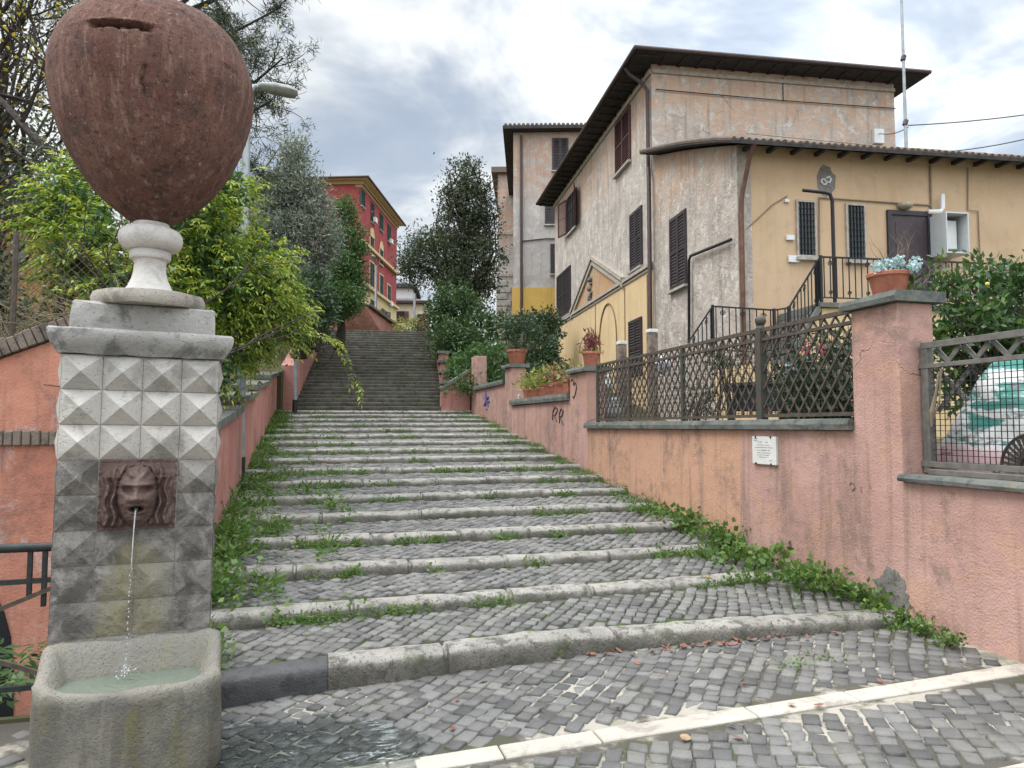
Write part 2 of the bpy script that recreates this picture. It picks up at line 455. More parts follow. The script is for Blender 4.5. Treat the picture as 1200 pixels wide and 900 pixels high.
# the land behind: one far sheet, then raised ground left, right and above the stairs
m = MB()
for a, b, c, d in ((-1500, 1500, -1500, 5.2), (-1500, 1500, 6.6, 1500), (-1500, -9, 5.2, 6.6), (-1.1, 1500, 5.2, 6.6)):
    m.add([(a, c, -.45), (b, c, -.45), (b, d, -.45), (a, d, -.45)], [(0, 1, 2, 3)])
struct(m.build('ground', EARTH, recalc=False))
m = MB(); m.box(-9, -1.1, 5.2, 6.6, -1.75, -1.6)
for q in ((-9.05, -9, 5.2, 6.6), (-9, -1.1, 5.12, 5.17)): m.box(q[0], q[1], q[2], q[3], -1.6, -.16)
struct(m.build('sunken_path', EARTH))

# ------------------------------------------------------------------ staircases
NK, YT, ZT = 17, .99, .124
def YS(i): return 5.0+YT*i
def ZS(i): return .07+ZT*i
def tilt(i, x): return .024*x-.02 if i == 0 else .010*(x-1.2) if i == 1 else .003*(x-1.8)
XL, XR = -1.0, 4.5
def yk(i, x):                                            # slightly bowed fronts
    return YS(i)+(.05*math.sin(x*1.1+i)*.4) + (-.29*max(0, (x-1.5)/3)**1.6 if i == 0 else 0) - (.10*max(0, .3-x) if i == 0 else 0)
def stair_z(x, y):
    if y < YS(0): return sz(x)
    i = min(NK-1, int((y-YS(0))/YT)); return ZS(i)+tilt(i, x)-.01+(y-YS(i))*.042
def stone_bar(x0, x1, yf, zt, depth=.21, h=.17, amp=.009, joints=(.7, 1.35), rd=.04, seed=0, T=None, stepx=.07):
    m = MB(); r = random.Random(seed)
    js = [x0]; 
    while js[-1] < x1-.5: js.append(js[-1]+r.uniform(*joints))
    js = js[1:-1]; js = [j for j in js if x0+.15 < j < x1-.15]
    xs = list(np.arange(x0, x1, stepx))+[x1]
    xs = sorted([x for x in xs if all(abs(x-j) > .03 for j in js)]+[j+o for j in js for o in (-.022, -.007, .007, .022)])
    sec = [(.004, -h), (-.004, -h*.62), (.0, -rd), (rd*.13, -rd*.5), (rd*.4, -rd*.2), (rd, 0), (depth*.7, .002), (depth, -.006), (depth, -h)]
    off = {}
    vs = []
    for x in xs:
        d = min([abs(x-j) for j in js]+[9]); cut = .020 if d < .012 else 0
        seg = sum(1 for j in js if j < x); r2 = random.Random(seed*97+seg); oy, oz = r2.uniform(-.012, .012), r2.uniform(-.008, .008)
        for a, b in sec:
            q = V((x*3, a*9+seed*3.1, b*9))
            nz = mnoise.noise(q)*amp+mnoise.noise(q*4)*amp*.5
            p = V((x, yf(x)+a+oy+cut+nz, zt(x)+b+oz-(cut if b > -h*.9 else 0)+nz*.8))
            vs.append(T(p) if T else p)
    n = len(sec)
    fs = [(i*n+j, i*n+j+1, (i+1)*n+j+1, (i+1)*n+j) for i in range(len(xs)-1) for j in range(n-1)]
    fs += [tuple(range(n)), tuple(range((len(xs)-1)*n, len(xs)*n))[::-1]]
    return m.add(vs, fs)

stair = thing('staircase', 'broad lower staircase of shallow cobbled steps with rounded pale stone kerbs and weeds', 'staircase', (1.75, 5, 0))
for i in range(NK):
    x0 = .12 if i == 0 else XL
    if i == 0: stone_bar(-.62, .118, lambda x: yk(0, x), lambda x: ZS(0)+tilt(0, x)-.012, seed=77, h=.24, rd=.06).build('kerb', KERBD, stair, smooth=True, auto=50)
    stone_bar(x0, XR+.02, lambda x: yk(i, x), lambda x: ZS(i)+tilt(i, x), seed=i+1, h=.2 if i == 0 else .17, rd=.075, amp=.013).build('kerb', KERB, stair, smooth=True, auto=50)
    y1 = YS(i+1) if i < NK-1 else 21.7
    tz = lambda x, y: ZS(i)+tilt(i, x)-.012+(y-YS(i))*.042
    m = MB(); a = [(XL, YS(i)+.13), (XR, YS(i)+.13), (XR, y1+.12), (XL, y1+.12)]
    m.prism([(x, y, -.42) for x, y in a], (0, 0, .1))
    gx = list(np.linspace(XL, XR, 23)); vs = []
    for x in gx:
        ya = max(YS(i)-.4, yk(i, x)+.12)
        vs += [(x, ya, tz(x, ya)-.015), (x, y1+.12, tz(x, y1+.12)-.015)]
    m.add(vs, [(2*k, 2*k+2, 2*k+3, 2*k+1) for k in range(22)])
    tr = m.build('tread', GROUTM, stair, recalc=False)
    vs, fs = cobbles((XL+.05, XR-.03, YS(i)-.1 if i == 0 else YS(i)+.2, y1-.02), .092 if i < 8 else .12, R(-40+rnd.uniform(-6, 6)), tz,
                     lambda x, y: y > yk(i, x)+.245 and (i == NK-1 or y < yk(i+1, x)-.04), relief=.004)
    npmesh('paving', np.array(vs), np.array(fs), COBBLE, tr)

# upper steep flight
A2 = R(7); O2 = V((1.55, 21.35, 0))
ER = V((math.cos(A2), -math.sin(A2), 0)); EF = V((math.sin(A2), math.cos(A2), 0))
def T2(s, t, z): return O2+ER*s+EF*t+V((0, 0, z))
ZB = ZS(NK-1)
NU, TU, RU = 27, .325, .128
up_st = thing('staircase', 'steep dark upper staircase of narrow mossy stone steps climbing to the red building', 'staircase', T2(0, 0, ZB))
for i in range(NU):
    z = ZB+RU*(i+1)
    stone_bar(-2.12, 2.12, lambda x: TU*i, lambda x: z, depth=TU+.08, h=RU+.03, amp=.012, joints=(.9, 1.8), rd=.025, seed=100+i,
              T=lambda p: T2(p.x, p.y, p.z), stepx=.15).build('step', STEPM, up_st, smooth=True, auto=45)
m = MB(); m.prism([T2(-2.1, .1, ZB-.5), T2(-2.1, NU*TU, ZB-.5), T2(-2.1, NU*TU, ZB+NU*RU-.15), T2(-2.1, .1, ZB-.05)], ER*4.2)
m.build('base', STEPM, up_st)
ZTOP = ZB+NU*RU

# ------------------------------------------------------------------ hillsides
def grid_land(name, left, right, ys, zf, nx=14, skirt=-.5):
    vs = []; fs = []
    for y in ys:
        a, b = left(y), right(y)
        for i in range(nx+1):
            t = (i/nx)**1.6 if abs(b) > abs(a) else 1-(1-i/nx)**1.6
            x = a+(b-a)*t; vs.append((x, y, zf(x, y)+.12*mnoise.noise(V((x*.4, y*.4, 3)))))
    w = nx+1
    for j in range(len(ys)-1):
        for i in range(nx): fs.append((j*w+i, j*w+i+1, (j+1)*w+i+1, (j+1)*w+i))
    n = len(vs); ring = [i for i in range(w)]+[j*w+nx for j in range(1, len(ys))]+[(len(ys)-1)*w+i for i in range(nx-1, -1, -1)]+[j*w for j in range(len(ys)-2, 0, -1)]
    for i in ring: vs.append((vs[i][0], vs[i][1], skirt))
    for k in range(len(ring)): fs.append((ring[k], ring[(k+1) % len(ring)], n+(k+1) % len(ring), n+k))
    m = MB(); m.v = vs; m.f = fs
    return struct(m.build(name, EARTH, smooth=True, auto=40))
def lerp(x, pts):
    for (a, va), (b, vb) in zip(pts, pts[1:]):
        if x <= b: return va+(vb-va)*max(0, (x-a)/(b-a))
    return pts[-1][1]
def edge_r(y): return 4.86 if y < 21.3 else (T2(2.45, 0, 0)+EF*((y-21.35)/math.cos(A2))).x
def edge_l(y): return -1.36 if y < 21.3 else (T2(-2.45, 0, 0)+EF*((y-21.35)/math.cos(A2))).x
HR = [(0, 1.15), (4.7, 1.15), (5.3, 1.3), (16, 1.45), (22, 2.7), (30, 4.6), (40, 6.2), (70, 9)]
HL = [(6.8, 1.2), (20, 2.8), (30, 5.2), (45, 7), (75, 9)]
def zr(x, y): return lerp(y, HR)
def zl(x, y): return lerp(y, HL)+min(1.6, max(0, (-x-1.6)*.35))
grid_land('hillside', edge_r, lambda y: 90, [1, 2.5, 4.7, 5.3, 8, 12, 16, 19, 21.27, 21.3, 22, 25, 28, 30, 35, 40, 55, 70, 120], zr)
grid_land('hillside', lambda y: -90, edge_l, [6.86, 8, 11, 15, 20, 21.27, 21.3, 25, 30, 35, 45, 60, 75, 120], zl)
grid_land('upper_street', lambda y: edge_l(30.0)-.2 if y < 40 else -30, lambda y: edge_r(30.0)+.2 if y < 40 else 40,
          [30.15, 32, 36, 39.9, 40, 50, 60, 120], lambda x, y: ZTOP-.1+max(0, y-32)*.06)

# ------------------------------------------------------------------ right garden wall
wall = thing('garden_wall', 'long pink and salmon plastered wall with pillars rising along the right of the steps', 'wall', (4.67, 4.0, 0))
prof = [(1.0, -.4), (1.0, 1.17), (4.75, 1.17), (4.75, 2.6), (5.27, 2.6), (5.27, 1.57), (11.62, 1.57), (11.62, 2.55), (12.45, 2.55), (12.45, 2.08),
        (16.5, 2.08), (16.5, 3.0), (17.1, 3.0), (17.1, 2.64), (20.5, 2.64), (20.5, 3.65), (21.0, 3.65), (21.0, -.4)]
MB().prism([(4.5, y, z) for y, z in prof], (.35, 0, 0)).build('plastered_wall', PINK, wall, bevel=.012)
def coping(y0, y1, z0, z1, h, x0=4.44, x1=4.92, amp=.01, z1b=None):
    m = MB(); n = max(4, int((y1-y0)/.12)); vs = []
    sec = [(x0, 0), (x0-.006, h*.5), (x0+.01, h*.96), (x0+.03, h), (x1, h), (x1, 0)]
    for k in range(n+1):
        y = y0+(y1-y0)*k/n; z = z0+(z1-z0)*k/n
        for a, b in sec:
            q = mnoise.noise(V((a*7, y*4, b*20)))*amp
            vs.append((a+q, y, z+b+(q if b > 0 else 0)))
    c = len(sec); fs = [(i*c+j, i*c+(j+1) % c, (i+1)*c+(j+1) % c, (i+1)*c+j) for i in range(n) for j in range(c)]
    fs += [tuple(range(c)), tuple(range(n*c, n*c+c))[::-1]]
    return m.add(vs, fs)
for a in ((1.0, 4.748, 1.172, 1.172, .055, 4.45), (5.272, 11.61, 1.572, 1.572, .10), (12.46, 16.49, 2.082, 2.10, .13), (17.11, 20.49, 2.642, 2.642, .12)):
    coping(*a).build('coping', COPING, wall)
for y0, y1, z in ((4.75, 5.27, 2.6), (11.62, 12.45, 2.55), (16.5, 17.1, 3.0)):
    coping(y0-.06, y1+.06, z+.002, z+.002, .085, 4.43, 4.93, .012).build('pillar_cap', COPING, wall)
# bare mortar where the plaster has fallen off at the foot of the wall
pc = [onplane(x, y, (4.5, 0, 0), V((1, 0, 0))) for x, y in ((1023, 679), (1031, 677), (1035, 673), (1037, 668), (1040, 663.5), (1043, 665), (1046, 668), (1049, 667), (1053, 671), (1055, 676), (1060, 679), (1062, 687), (1061, 693), (1066, 698), (1064, 703), (1068, 709), (1063, 716), (1040, 720), (1020, 712), (1030, 690))]
MB().prism([p+V((-.006, 0, 0)) for p in pc], (.02, 0, 0)).build('bare_mortar_patch', stone('bare_mortar', (.25, .235, .21), (.17, .16, .145), (.07, .065, .06), .6, 9, .9), wall)
def scribble(name, pts, r, mat, parent, plane=((4.5, 0, 0), V((1, 0, 0)))):
    m = MB()
    for st_ in pts: m.tube([onplane(x, y, *plane)-plane[1].normalized()*r*.3 for x, y in st_], r, 5)
    return m.build(name, mat, parent)
SPRAY = plain('black_spray_paint', (.03, .025, .03), .6)
SPRAYP = plain('purple_spray_paint', (.10, .09, .25), .6)
scribble('graffiti', [[(669.5, 447), (671, 444.5), (673, 447), (672.5, 451), (675, 448.5), (676, 454), (674.5, 462), (672.5, 467), (671.5, 464)]], .012, SPRAY, wall)
scribble('graffiti', [[(648, 492), (648.5, 482), (651, 477), (654, 480), (652, 485), (649.5, 487), (653, 494)],
                      [(656, 496), (656, 484), (658, 479), (660.5, 482), (659, 487), (656.5, 489), (661, 498)]], .014, SPRAY, wall)
scribble('graffiti', [[(570, 458), (570.5, 466), (570, 476), (571, 480)], [(573, 465), (570, 471), (567.8, 475)], [(567.5, 466), (571, 470), (574, 471)], [(569, 463), (572.5, 476)]], .028, SPRAYP, wall)
scribble('graffiti', [[(996, 568), (998, 565), (1001, 567), (1002, 572), (999, 575)], [(1009, 570), (1010, 577)], [(1019, 567), (1021, 572)]], .006, plain('scratch_grey', (.2, .15, .14), .9), wall)

# short return wall and the stepped wall beside the upper flight
m = MB().prism([(3.62, 21.05, 1.7), (4.47, 21.05, 1.7), (4.47, 21.05, 3.2), (3.62, 21.05, 2.66)], (0, .3, 0))
rw = thing('return_wall', 'short pink wall with sloping coping joining the garden wall to the stepped wall', 'wall', (4.0, 21.2, 2))
m.build('plastered_wall', PINKF, rw)
MB().bar((3.58, 21.2, 2.70), (4.46, 21.2, 3.26), .42, .1).build('coping', COPING, rw, bevel=.01)
sw = thing('stepped_wall', 'narrow pink wall with stepped stone caps climbing right of the steep upper flight', 'wall', T2(2.27, 0, ZB))
m = MB(); ztops = []
for k in range(9):
    t0, t1 = .95*k, .95*k+.95
    zt = 2.85+.395*k+(.12 if k in (7, 8) else 0)
    ztops.append((t0, t1, zt))
    m.prism([T2(2.13, t0+.001*k, 1.5), T2(2.45, t0+.001*k, 1.5), T2(2.45, t1, 1.5), T2(2.13, t1, 1.5)], (0, 0, zt-1.5))
m.build('plastered_wall', PINKF, sw)
for t0, t1, zt in ztops:
    MB().prism([T2(2.07, t0-.06, zt+.002), T2(2.51, t0-.06, zt+.002), T2(2.51, t1-.1, zt+.002), T2(2.07, t1-.1, zt+.002)], (0, 0, .09)).build('cap', COPING, sw, bevel=.012)

# ------------------------------------------------------------------ left walls
lw = thing('stair_wall', 'pink plastered wall with sloping grey coping along the left of the steps', 'wall', (-1.17, 7, 0))
segs = [(6.86, 10.9), (10.9, 13.6), (13.6, 17.2), (17.2, 21.45)]
def ztl(y): return 1.35+.118*(y-6.5)
m = MB(); poly = [(6.86, -.4)]
for a, b in segs: poly += [(a+.001, ztl(a)+.06), (b, ztl(b)-.06)]
poly += [(21.45, -.4)]
m.prism([(-1.0, y, z) for y, z in poly], (-.35, 0, 0)).build('plastered_wall', PINK if 0 else PINKF, lw)
for a, b in segs:
    c = coping(a-.04, b, ztl(a)+.062, ztl(b)-.058, .09, -1.41, -.94)
    c.build('coping', COPING, lw)
lu = thing('flight_wall', 'tall pink wall left of the steep upper flight under dark bushes', 'wall', T2(-2.3, 0, ZB))
MB().prism([T2(-2.13, 0, 1.5), T2(-2.13, 9, 1.5), T2(-2.13, 9, ZTOP+.9), T2(-2.13, 6, ZTOP+.2), T2(-2.13, .02, 3.35)], ER*-.35).build('plastered_wall', PINKF, lu)

fwall = thing('retaining_wall', 'salmon plastered wall with brick on edge coping behind the stone fountain', 'wall', (-2.2, 6.7, 0))
prof = [(-9, -1.6), (-1.0, -1.6), (-1.0, 1.42), (-1.38, 1.42), (-1.38, 2.40), (-1.75, 2.40), (-2.39, 2.12), (-4.2, 1.45), (-9, 1.3)]
MB().prism([(x, 6.5, z) for x, z in prof], (0, .35, 0)).build('plastered_wall', PINKL, fwall, bevel=.01)
def bricks_edge(a, b, w, h, parent, name='brick_coping', yoff=-.05, dep=.46):
    a, b = V(a), V(b); n = int((b-a).length/.062); d = (b-a)/n; m = MB(); up_ = V((0, 1, 0)).cross(d).normalized()*-1
    if up_.z < 0: up_ = -up_
    for k in range(n):
        p = a+d*(k+.06); q = a+d*(k+.94); o = V((0, yoff+rnd.uniform(-.012, .012), 0)); e = rnd.uniform(-.008, .008)
        m.prism([p+o, q+o, q+o+up_*(h+e), p+o+up_*(h+e)], (0, dep, 0))
    return m.build(name, BRICKCOP, parent, bevel=.006, seg=1)
bricks_edge((-4.2, 6.5, 1.452), (-2.39, 6.5, 2.122), .06, .13, fwall)
bricks_edge((-2.39, 6.5, 2.123), (-1.76, 6.5, 2.402), .06, .13, fwall)
MB().box(-1.80, -1.33, 6.42, 6.9, 2.405, 2.50).build('end_slab', BRICKCOP, fwall, bevel=.015)
bricks_edge((-6, 6.5, 1.455), (-1.5, 6.5, 1.455), .06, .115, fwall, 'brick_band', -.035, .03)
m = MB()
for k in range(7): m.box(-1.62+k*.004, -1.4, 6.46+.004*k, 6.498, 1.74+k*.062, 1.79+k*.062)
m.build('bare_brick_patch', BRICKCOP, fwall)
m = MB(); c = V((-1.69, 6.496, 1.9))
m.tube([c+V((rnd.uniform(-.012, .012), 0, -.09*k)) for k in range(5)], [.004, .014, .018, .012, .004], 5)
m.build('crack', SOIL, fwall)
m = MB(); m.prism([(-2.52+.34*math.cos(a), 6.485, -.55+1.0*max(0, math.sin(a))**.8) for a in np.linspace(0, math.pi, 14)]+[(-2.86, 6.485, -1.5), (-2.18, 6.485, -1.5)], (0, .02, 0))  # flat black sheet painting the shade inside an arched opening
m.build('arched_opening', plain('opening_shade', (.012, .012, .013), .8), fwall)
# ------------------------------------------------------------------ fountain
FA = R(9)
FO = at(160, 500, 3.95); FO.z = -.12
ft = thing('drinking_fountain', 'weathered travertine fountain of diamond cut blocks with a carved face spout and basin', 'fountain', FO, FA)
ft.rotation_euler = (0, R(.7), FA)
Z0 = .12                                                # local z of the street level offset
def L(z): return z+Z0
HWD, DEP, TOP, BOT = .385, .42, 1.98, .49
m = MB(); m.box(-HWD+.004, HWD-.004, .003, DEP-.004, L(-.3), L(TOP))
m.build('core', TRAVD, ft, local=True)
def facet(m, o, ex, ez, n, w, h, hgt, wear, g=8, seed=0):
    vs = []
    for j in range(g+1):
        for i in range(g+1):
            u, v = 2*i/g-1, 2*j/g-1
            e = max(abs(u), abs(v)); hh = hgt*(1-e)
            uu, vv = u*(1-.015), v*(1-.018)
            p = V(o)+V(ex)*(w*(uu+1)/2)+V(ez)*(h*(vv+1)/2)
            q = p*9+V((seed, 0, 0))
            k = mnoise.noise(q)*.5+mnoise.noise(q*3)*.35+mnoise.noise(q*7)*.25
            hh = hh*(1-min(.85, wear*.68))+(k*(.003+.012*wear) if e < .99 else 0)
            if wear > .6: hh = max(hh, -.004)
            vs.append(p+V(n)*hh)
    w_ = g+1
    fs = []
    for j in range(g):
        for i in range(g):
            a, b, c, d = j*w_+i, j*w_+i+1, (j+1)*w_+i+1, (j+1)*w_+i
            fs += [(a, b, c), (a, c, d)] if (i < g/2) == (j < g/2) else [(a, b, d), (b, c, d)]
    m.add(vs, fs)
rows, cols = 8, 4
rh, cw = (TOP-BOT)/rows, 2*HWD/cols
up_m, lo_m = MB(), MB()
for r in range(rows):
    z = L(TOP-(r+1)*rh); wear = [.1, .1, .15, .45, .7, .8, .95, 1.2][r]; tgt = up_m if r < 3 else lo_m
    for c in range(cols):
        if r in (3, 4) and c in (1, 2): continue
        facet(tgt, (-HWD+c*cw, 0, z), (1, 0, 0), (0, 0, 1), (0, -1, 0), cw, rh, .082, wear+rnd.uniform(-.05, .05), 10, r*7+c)
    for c in range(2):
        facet(tgt, (HWD, c*DEP/2, z), (0, 1, 0), (0, 0, 1), (1, 0, 0), DEP/2, rh, .032, wear, 8, 50+r*7+c)
        facet(tgt, (-HWD, (c+1)*DEP/2, z), (0, -1, 0), (0, 0, 1), (-1, 0, 0), DEP/2, rh, .032, wear, 8, 90+r*7+c)
        facet(tgt, (HWD-c*2*cw, DEP, z), (-1, 0, 0), (0, 0, 1), (0, 1, 0), 2*cw, rh, .03, wear, 6, 130+r*7+c)
def stain_stone():
    t = NT('stained_travertine'); p = t.obj()
    b = t.mix(t.sstep(t.noise(p, 3, 6, .6), .35, .65), (.255, .235, .21), (.18, .167, .15))
    b = t.mix(t.math('MULTIPLY', t.sstep(t.noise(p, 5, 8, .7, .4), .42, .58), .85), b, (.085, .076, .068))
    x, y, z = t.sep(p)
    ax = t.math('ABSOLUTE', t.math('ADD', x, t.math('MULTIPLY', t.math('SUBTRACT', t.noise(p, 4, 5), .5), .3)))
    wid = t.math('SUBTRACT', .40, t.math('MULTIPLY', z, .30))
    f = t.math('MULTIPLY', t.sstep(t.math('SUBTRACT', ax, wid), -.05, .05, 1, 0), t.sstep(z, 1.05, 1.15, 1, 0))
    b = t.mix(t.math('MULTIPLY', f, t.sstep(t.noise(t.scale(p, (6, 6, 1)), 2, 6, .65), .35, .65, .35, .85)), b, (.215, .195, .115))
    v = t.sstep(t.voro(p, 55), 0, .28)
    b = t.mix(t.math('MULTIPLY', t.math('SUBTRACT', 1.0, v), .4), b, (.08, .075, .07))
    h = t.math('ADD', t.noise(p, 40, 6, .65), t.math('MULTIPLY', v, .6))
    return t.out(b, .75, t.bump(h, .6, .015), spec=.3)
STAIN = stain_stone()
up_m.build('diamond_blocks', TRAV, ft, local=True, smooth=True, auto=14)
lo_m.build('stained_blocks', STAIN, ft, local=True, smooth=True, auto=22)

def rect_loft(rings, nx=18, ny=10, amp=.004, seed=0):
    m = MB(); vs = []
    for x0, x1, y0, y1, z in rings:
        loop = [(x0+(x1-x0)*i/nx, y0) for i in range(nx)]+[(x1, y0+(y1-y0)*i/ny) for i in range(ny)]
        loop += [(x1-(x1-x0)*i/nx, y1) for i in range(nx)]+[(x0, y1-(y1-y0)*i/ny) for i in range(ny)]
        for x, y in loop:
            q = V((x*7+seed, y*7, z*11)); k = mnoise.noise(q)+.5*mnoise.noise(q*3)
            vs.append((x+(amp*k if abs(x-x0) < .01 or abs(x-x1) < .01 else 0), y+amp*k*1.2, z+amp*k))
    n = 2*(nx+ny)
    fs = [(i*n+j, i*n+(j+1) % n, (i+1)*n+(j+1) % n, (i+1)*n+j) for i in range(len(rings)-1) for j in range(n)]
    fs += [tuple(range(n))[::-1], tuple(range((len(rings)-1)*n, len(rings)*n))]
    return m.add(vs, fs)
CAPM = stone('grey_weathered_stone', (.40, .385, .36), (.28, .27, .25), (.09, .088, .083), .75, 5, .6)
def rr(o, z, oy=None): oy = o if oy is None else oy; return (-HWD-o, HWD+o, -oy, DEP+oy, L(z))
rect_loft([rr(.0, 1.982), rr(.02, 1.985), rr(.028, 2.0), rr(.042, 2.02), rr(.060, 2.045), rr(.068, 2.07), rr(.071, 2.085), rr(.068, 2.108), rr(.058, 2.118)], amp=.009).build('cornice', CAPM, ft, local=True, smooth=True, auto=40)
rect_loft([(-.36, .357, .015, .41, L(2.11)), (-.36, .357, .012, .41, L(2.19)), (-.357, .353, .014, .41, L(2.262)), (-.345, .341, .024, .40, L(2.272))], amp=.007, seed=5).build('block', CAPM, ft, local=True, smooth=True, auto=40)

# carved face on a dark red stone slab
def face_mat():
    t = NT('dark_red_carved_stone'); p = t.obj()
    b = t.mix(t.sstep(t.noise(p, 7, 6, .6), .35, .65), (.09, .054, .045), (.155, .104, .086))
    b = t.mix(t.math('MULTIPLY', t.sstep(t.noise(p, 16, 7, .7), .5, .66), .6), b, (.055, .038, .035))
    return t.out(b, .6, t.bump(t.noise(p, 60, 5, .65), .5, .01), spec=.35)
FACE = face_mat()
def gs(x, y, cx, cy, sx, sy): return math.exp(-((x-cx)/sx)**2-((y-cy)/sy)**2)
G = 84; vs = []
for j in range(G+1):
    for i in range(G+1):
        x, y = -.188+.376*i/G, -.186+.372*j/G
        ex, ey = x/.104, (y+.005)/(.172 if y < 0 else .165)
        rr_ = math.sqrt(ex*ex+ey*ey)
        face = (.105+.12*max(-.1, y))*max(0, 1-rr_*rr_)**.42 if rr_ < 1 else 0
        h = face
        if rr_ < 1:
            h += .020*gs(x, y, 0, .015, .024, .05)+.022*gs(x, y, 0, -.014, .036, .018)
            h += .018*(gs(x, y, -.045, .062, .04, .013)+gs(x, y, .045, .062, .04, .013))
            h -= .034*(gs(x, y, -.048, .034, .026, .015)+gs(x, y, .048, .034, .026, .015))
            h += .009*(gs(x, y, -.04, .032, .013, .008)+gs(x, y, .04, .032, .013, .008))
            h += .010*(gs(x, y, -.055, -.02, .022, .03)+gs(x, y, .055, -.02, .022, .03))
            h += .010*gs(x, y, 0, -.052, .036, .009)+.010*gs(x, y, 0, -.086, .034, .010)+.010*gs(x, y, 0, -.125, .03, .02)
            h -= .06*gs(x, y, 0, -.068, .026, .013)
        ax = abs(x)
        hr = 0
        if rr_ > .93:
            env = max(0, min(1, (.182-ax)/.03))*max(0, min(1, (.178-y)/.02))*max(0, min(1, (y+.18)/.03))
            if y > .10: env *= max(0, 1-((x/.17)**2+((y-.06)/.125)**2))**.4 if ((x/.17)**2+((y-.06)/.125)**2) < 1 else 0
            wv = math.sin((ax-.10)*170+1.6*math.sin(y*42)+(.9 if x > 0 else 0))
            hr = env*(.052+.015*wv)*min(1, (rr_-.93)/.1)
        if y > .075 and rr_ < 1.02: h += .020*(.5+.5*math.sin(abs(x)*110-y*70))*min(1, (y-.075)/.04)
        frame = .013 if max(abs(x)/.188, abs(y)/.186) > .93 else 0
        h = max(h, hr, frame)+.006*mnoise.noise(V((x*34, y*34, 1)))+.004*mnoise.noise(V((x*90, y*90, 5)))
        vs.append((x, -max(.003, h*1.5-.012)-.002*mnoise.noise(V((x*30, y*30, 9))), L(1.235)+y))
w_ = G+1
m = MB().add(vs, [(j*w_+i, j*w_+i+1, (j+1)*w_+i+1, (j+1)*w_+i) for j in range(G) for i in range(G)])
m.build('carved_face', FACE, ft, local=True, smooth=True)
m = MB(); m.tube([(0, -.02, L(1.167)), (0, -.128, L(1.166))], .011, 10); m.build('spout', IRON, ft, local=True, smooth=True, auto=40)

# basin: a deep rounded trough
def basin():
    m = MB(); n = 72; rings = []
    def loop(inset, zfun):
        out = []
        for k in range(n):
            a = math.pi*2*k/n
            ca, sa = math.cos(a), math.sin(a)
            e = .64
            x = math.copysign(abs(ca)**e, ca)*(.425-inset)
            y = -.20+math.copysign(abs(sa)**(.72 if sa < 0 else .2), sa)*((.25 if sa < 0 else .20)-inset*.9)
            out.append(V((x, y, zfun(x, y))))
        return out
    def rim(x, y):
        s = max(0, min(1, (y+.34)/.34)); s = s*s*(3-2*s)
        return L(.335+.165*s+.03*(abs(x)/.41)**3)
    f = lambda z: (lambda x, y: L(z))
    rings = [loop(-.012, f(-.3)), loop(-.006, f(-.02)), loop(.0, f(.12)), loop(.004, f(.24)),
             loop(.008, lambda x, y: rim(x, y)-.055), loop(.014, lambda x, y: rim(x, y)-.02), loop(.032, lambda x, y: rim(x, y)-.002), loop(.06, lambda x, y: rim(x, y)+.002),
             loop(.078, lambda x, y: rim(x, y)-.012), loop(.10, lambda x, y: rim(x, y)-.04), loop(.14, f(.29)), loop(.17, f(.22)), loop(.20, f(.15))]
    vs = []
    for i, rg in enumerate(rings):
        for p in rg:
            q = p*5; top = 1.9 if 4 <= i <= 9 else 1.0; k = (mnoise.noise(q)*.012+mnoise.noise(q*3)*.007+mnoise.noise(q*8)*.004)*top
            d = V((p.x, p.y+.2, 0)).normalized()
            vs.append(p+d*k+V((.022, 0, k*.9-.012)))
    fs = [(i*n+j, i*n+(j+1) % n, (i+1)*n+(j+1) % n, (i+1)*n+j) for i in range(len(rings)-1) for j in range(n)]
    fs += [tuple(range(n))[::-1], tuple(range((len(rings)-1)*n, len(rings)*n))]
    return m.add(vs, fs)
def basin_mat():
    t = NT('mossy_basin_stone'); p = t.obj(); x, y, z = t.sep(p)
    b = t.mix(t.sstep(t.noise(p, 4, 6, .6), .35, .65), (.20, .185, .15), (.14, .13, .105))
    st_ = t.noise(t.scale(p, (6, 6, .7)), 1.3, 6, .65)
    b = t.mix(t.math('MULTIPLY', t.sstep(st_, .44, .6), .75), b, (.11, .098, .08))
    b = t.mix(t.math('MULTIPLY', t.sstep(t.noise(t.scale(p, (5, 5, 1.2)), 1, 5, .6), .5, .62), .7), b, (.14, .125, .05))
    b = t.mix(t.math('MULTIPLY', t.sstep(t.noise(p, 9, 8, .7), .5, .62), .55), b, (.10, .10, .095))
    b = t.mix(t.math('MULTIPLY', t.sstep(t.math('ADD', z, t.math('MULTIPLY', t.noise(p, 7, 5), .1)), .43, .52), .45), b, (.36, .335, .29))
    v = t.sstep(t.voro(p, 60), 0, .25)
    h = t.math('ADD', t.noise(p, 45, 6, .7), t.math('MULTIPLY', v, .5))
    return t.out(b, .7, t.bump(h, .9, .018), spec=.35)
basin().build('basin', basin_mat(), ft, local=True, smooth=True)
def water_mat():
    t = NT('basin_water'); p = t.obj()
    x, y, z = t.sep(p)
    d = t.math('SQRT', t.math('ADD', t.math('MULTIPLY', t.math('SUBTRACT', x, 0.0), x), t.math('POWER', t.math('ADD', y, .24), 2.0)))
    rip = t.math('SINE', t.math('MULTIPLY', d, 130.0))
    rip = t.math('MULTIPLY', rip, t.sstep(d, 0, .22, .8, .05))
    h = t.math('ADD', rip, t.math('MULTIPLY', t.noise(p, 22, 3), 1.6))
    b = t.mix(t.noise(p, 5, 4), (.165, .19, .15), (.12, .15, .115))
    return t.out(b, .04, t.bump(h, .3, .010), spec=.8)
n = 40; vs = [(0, -.2, L(.322))]
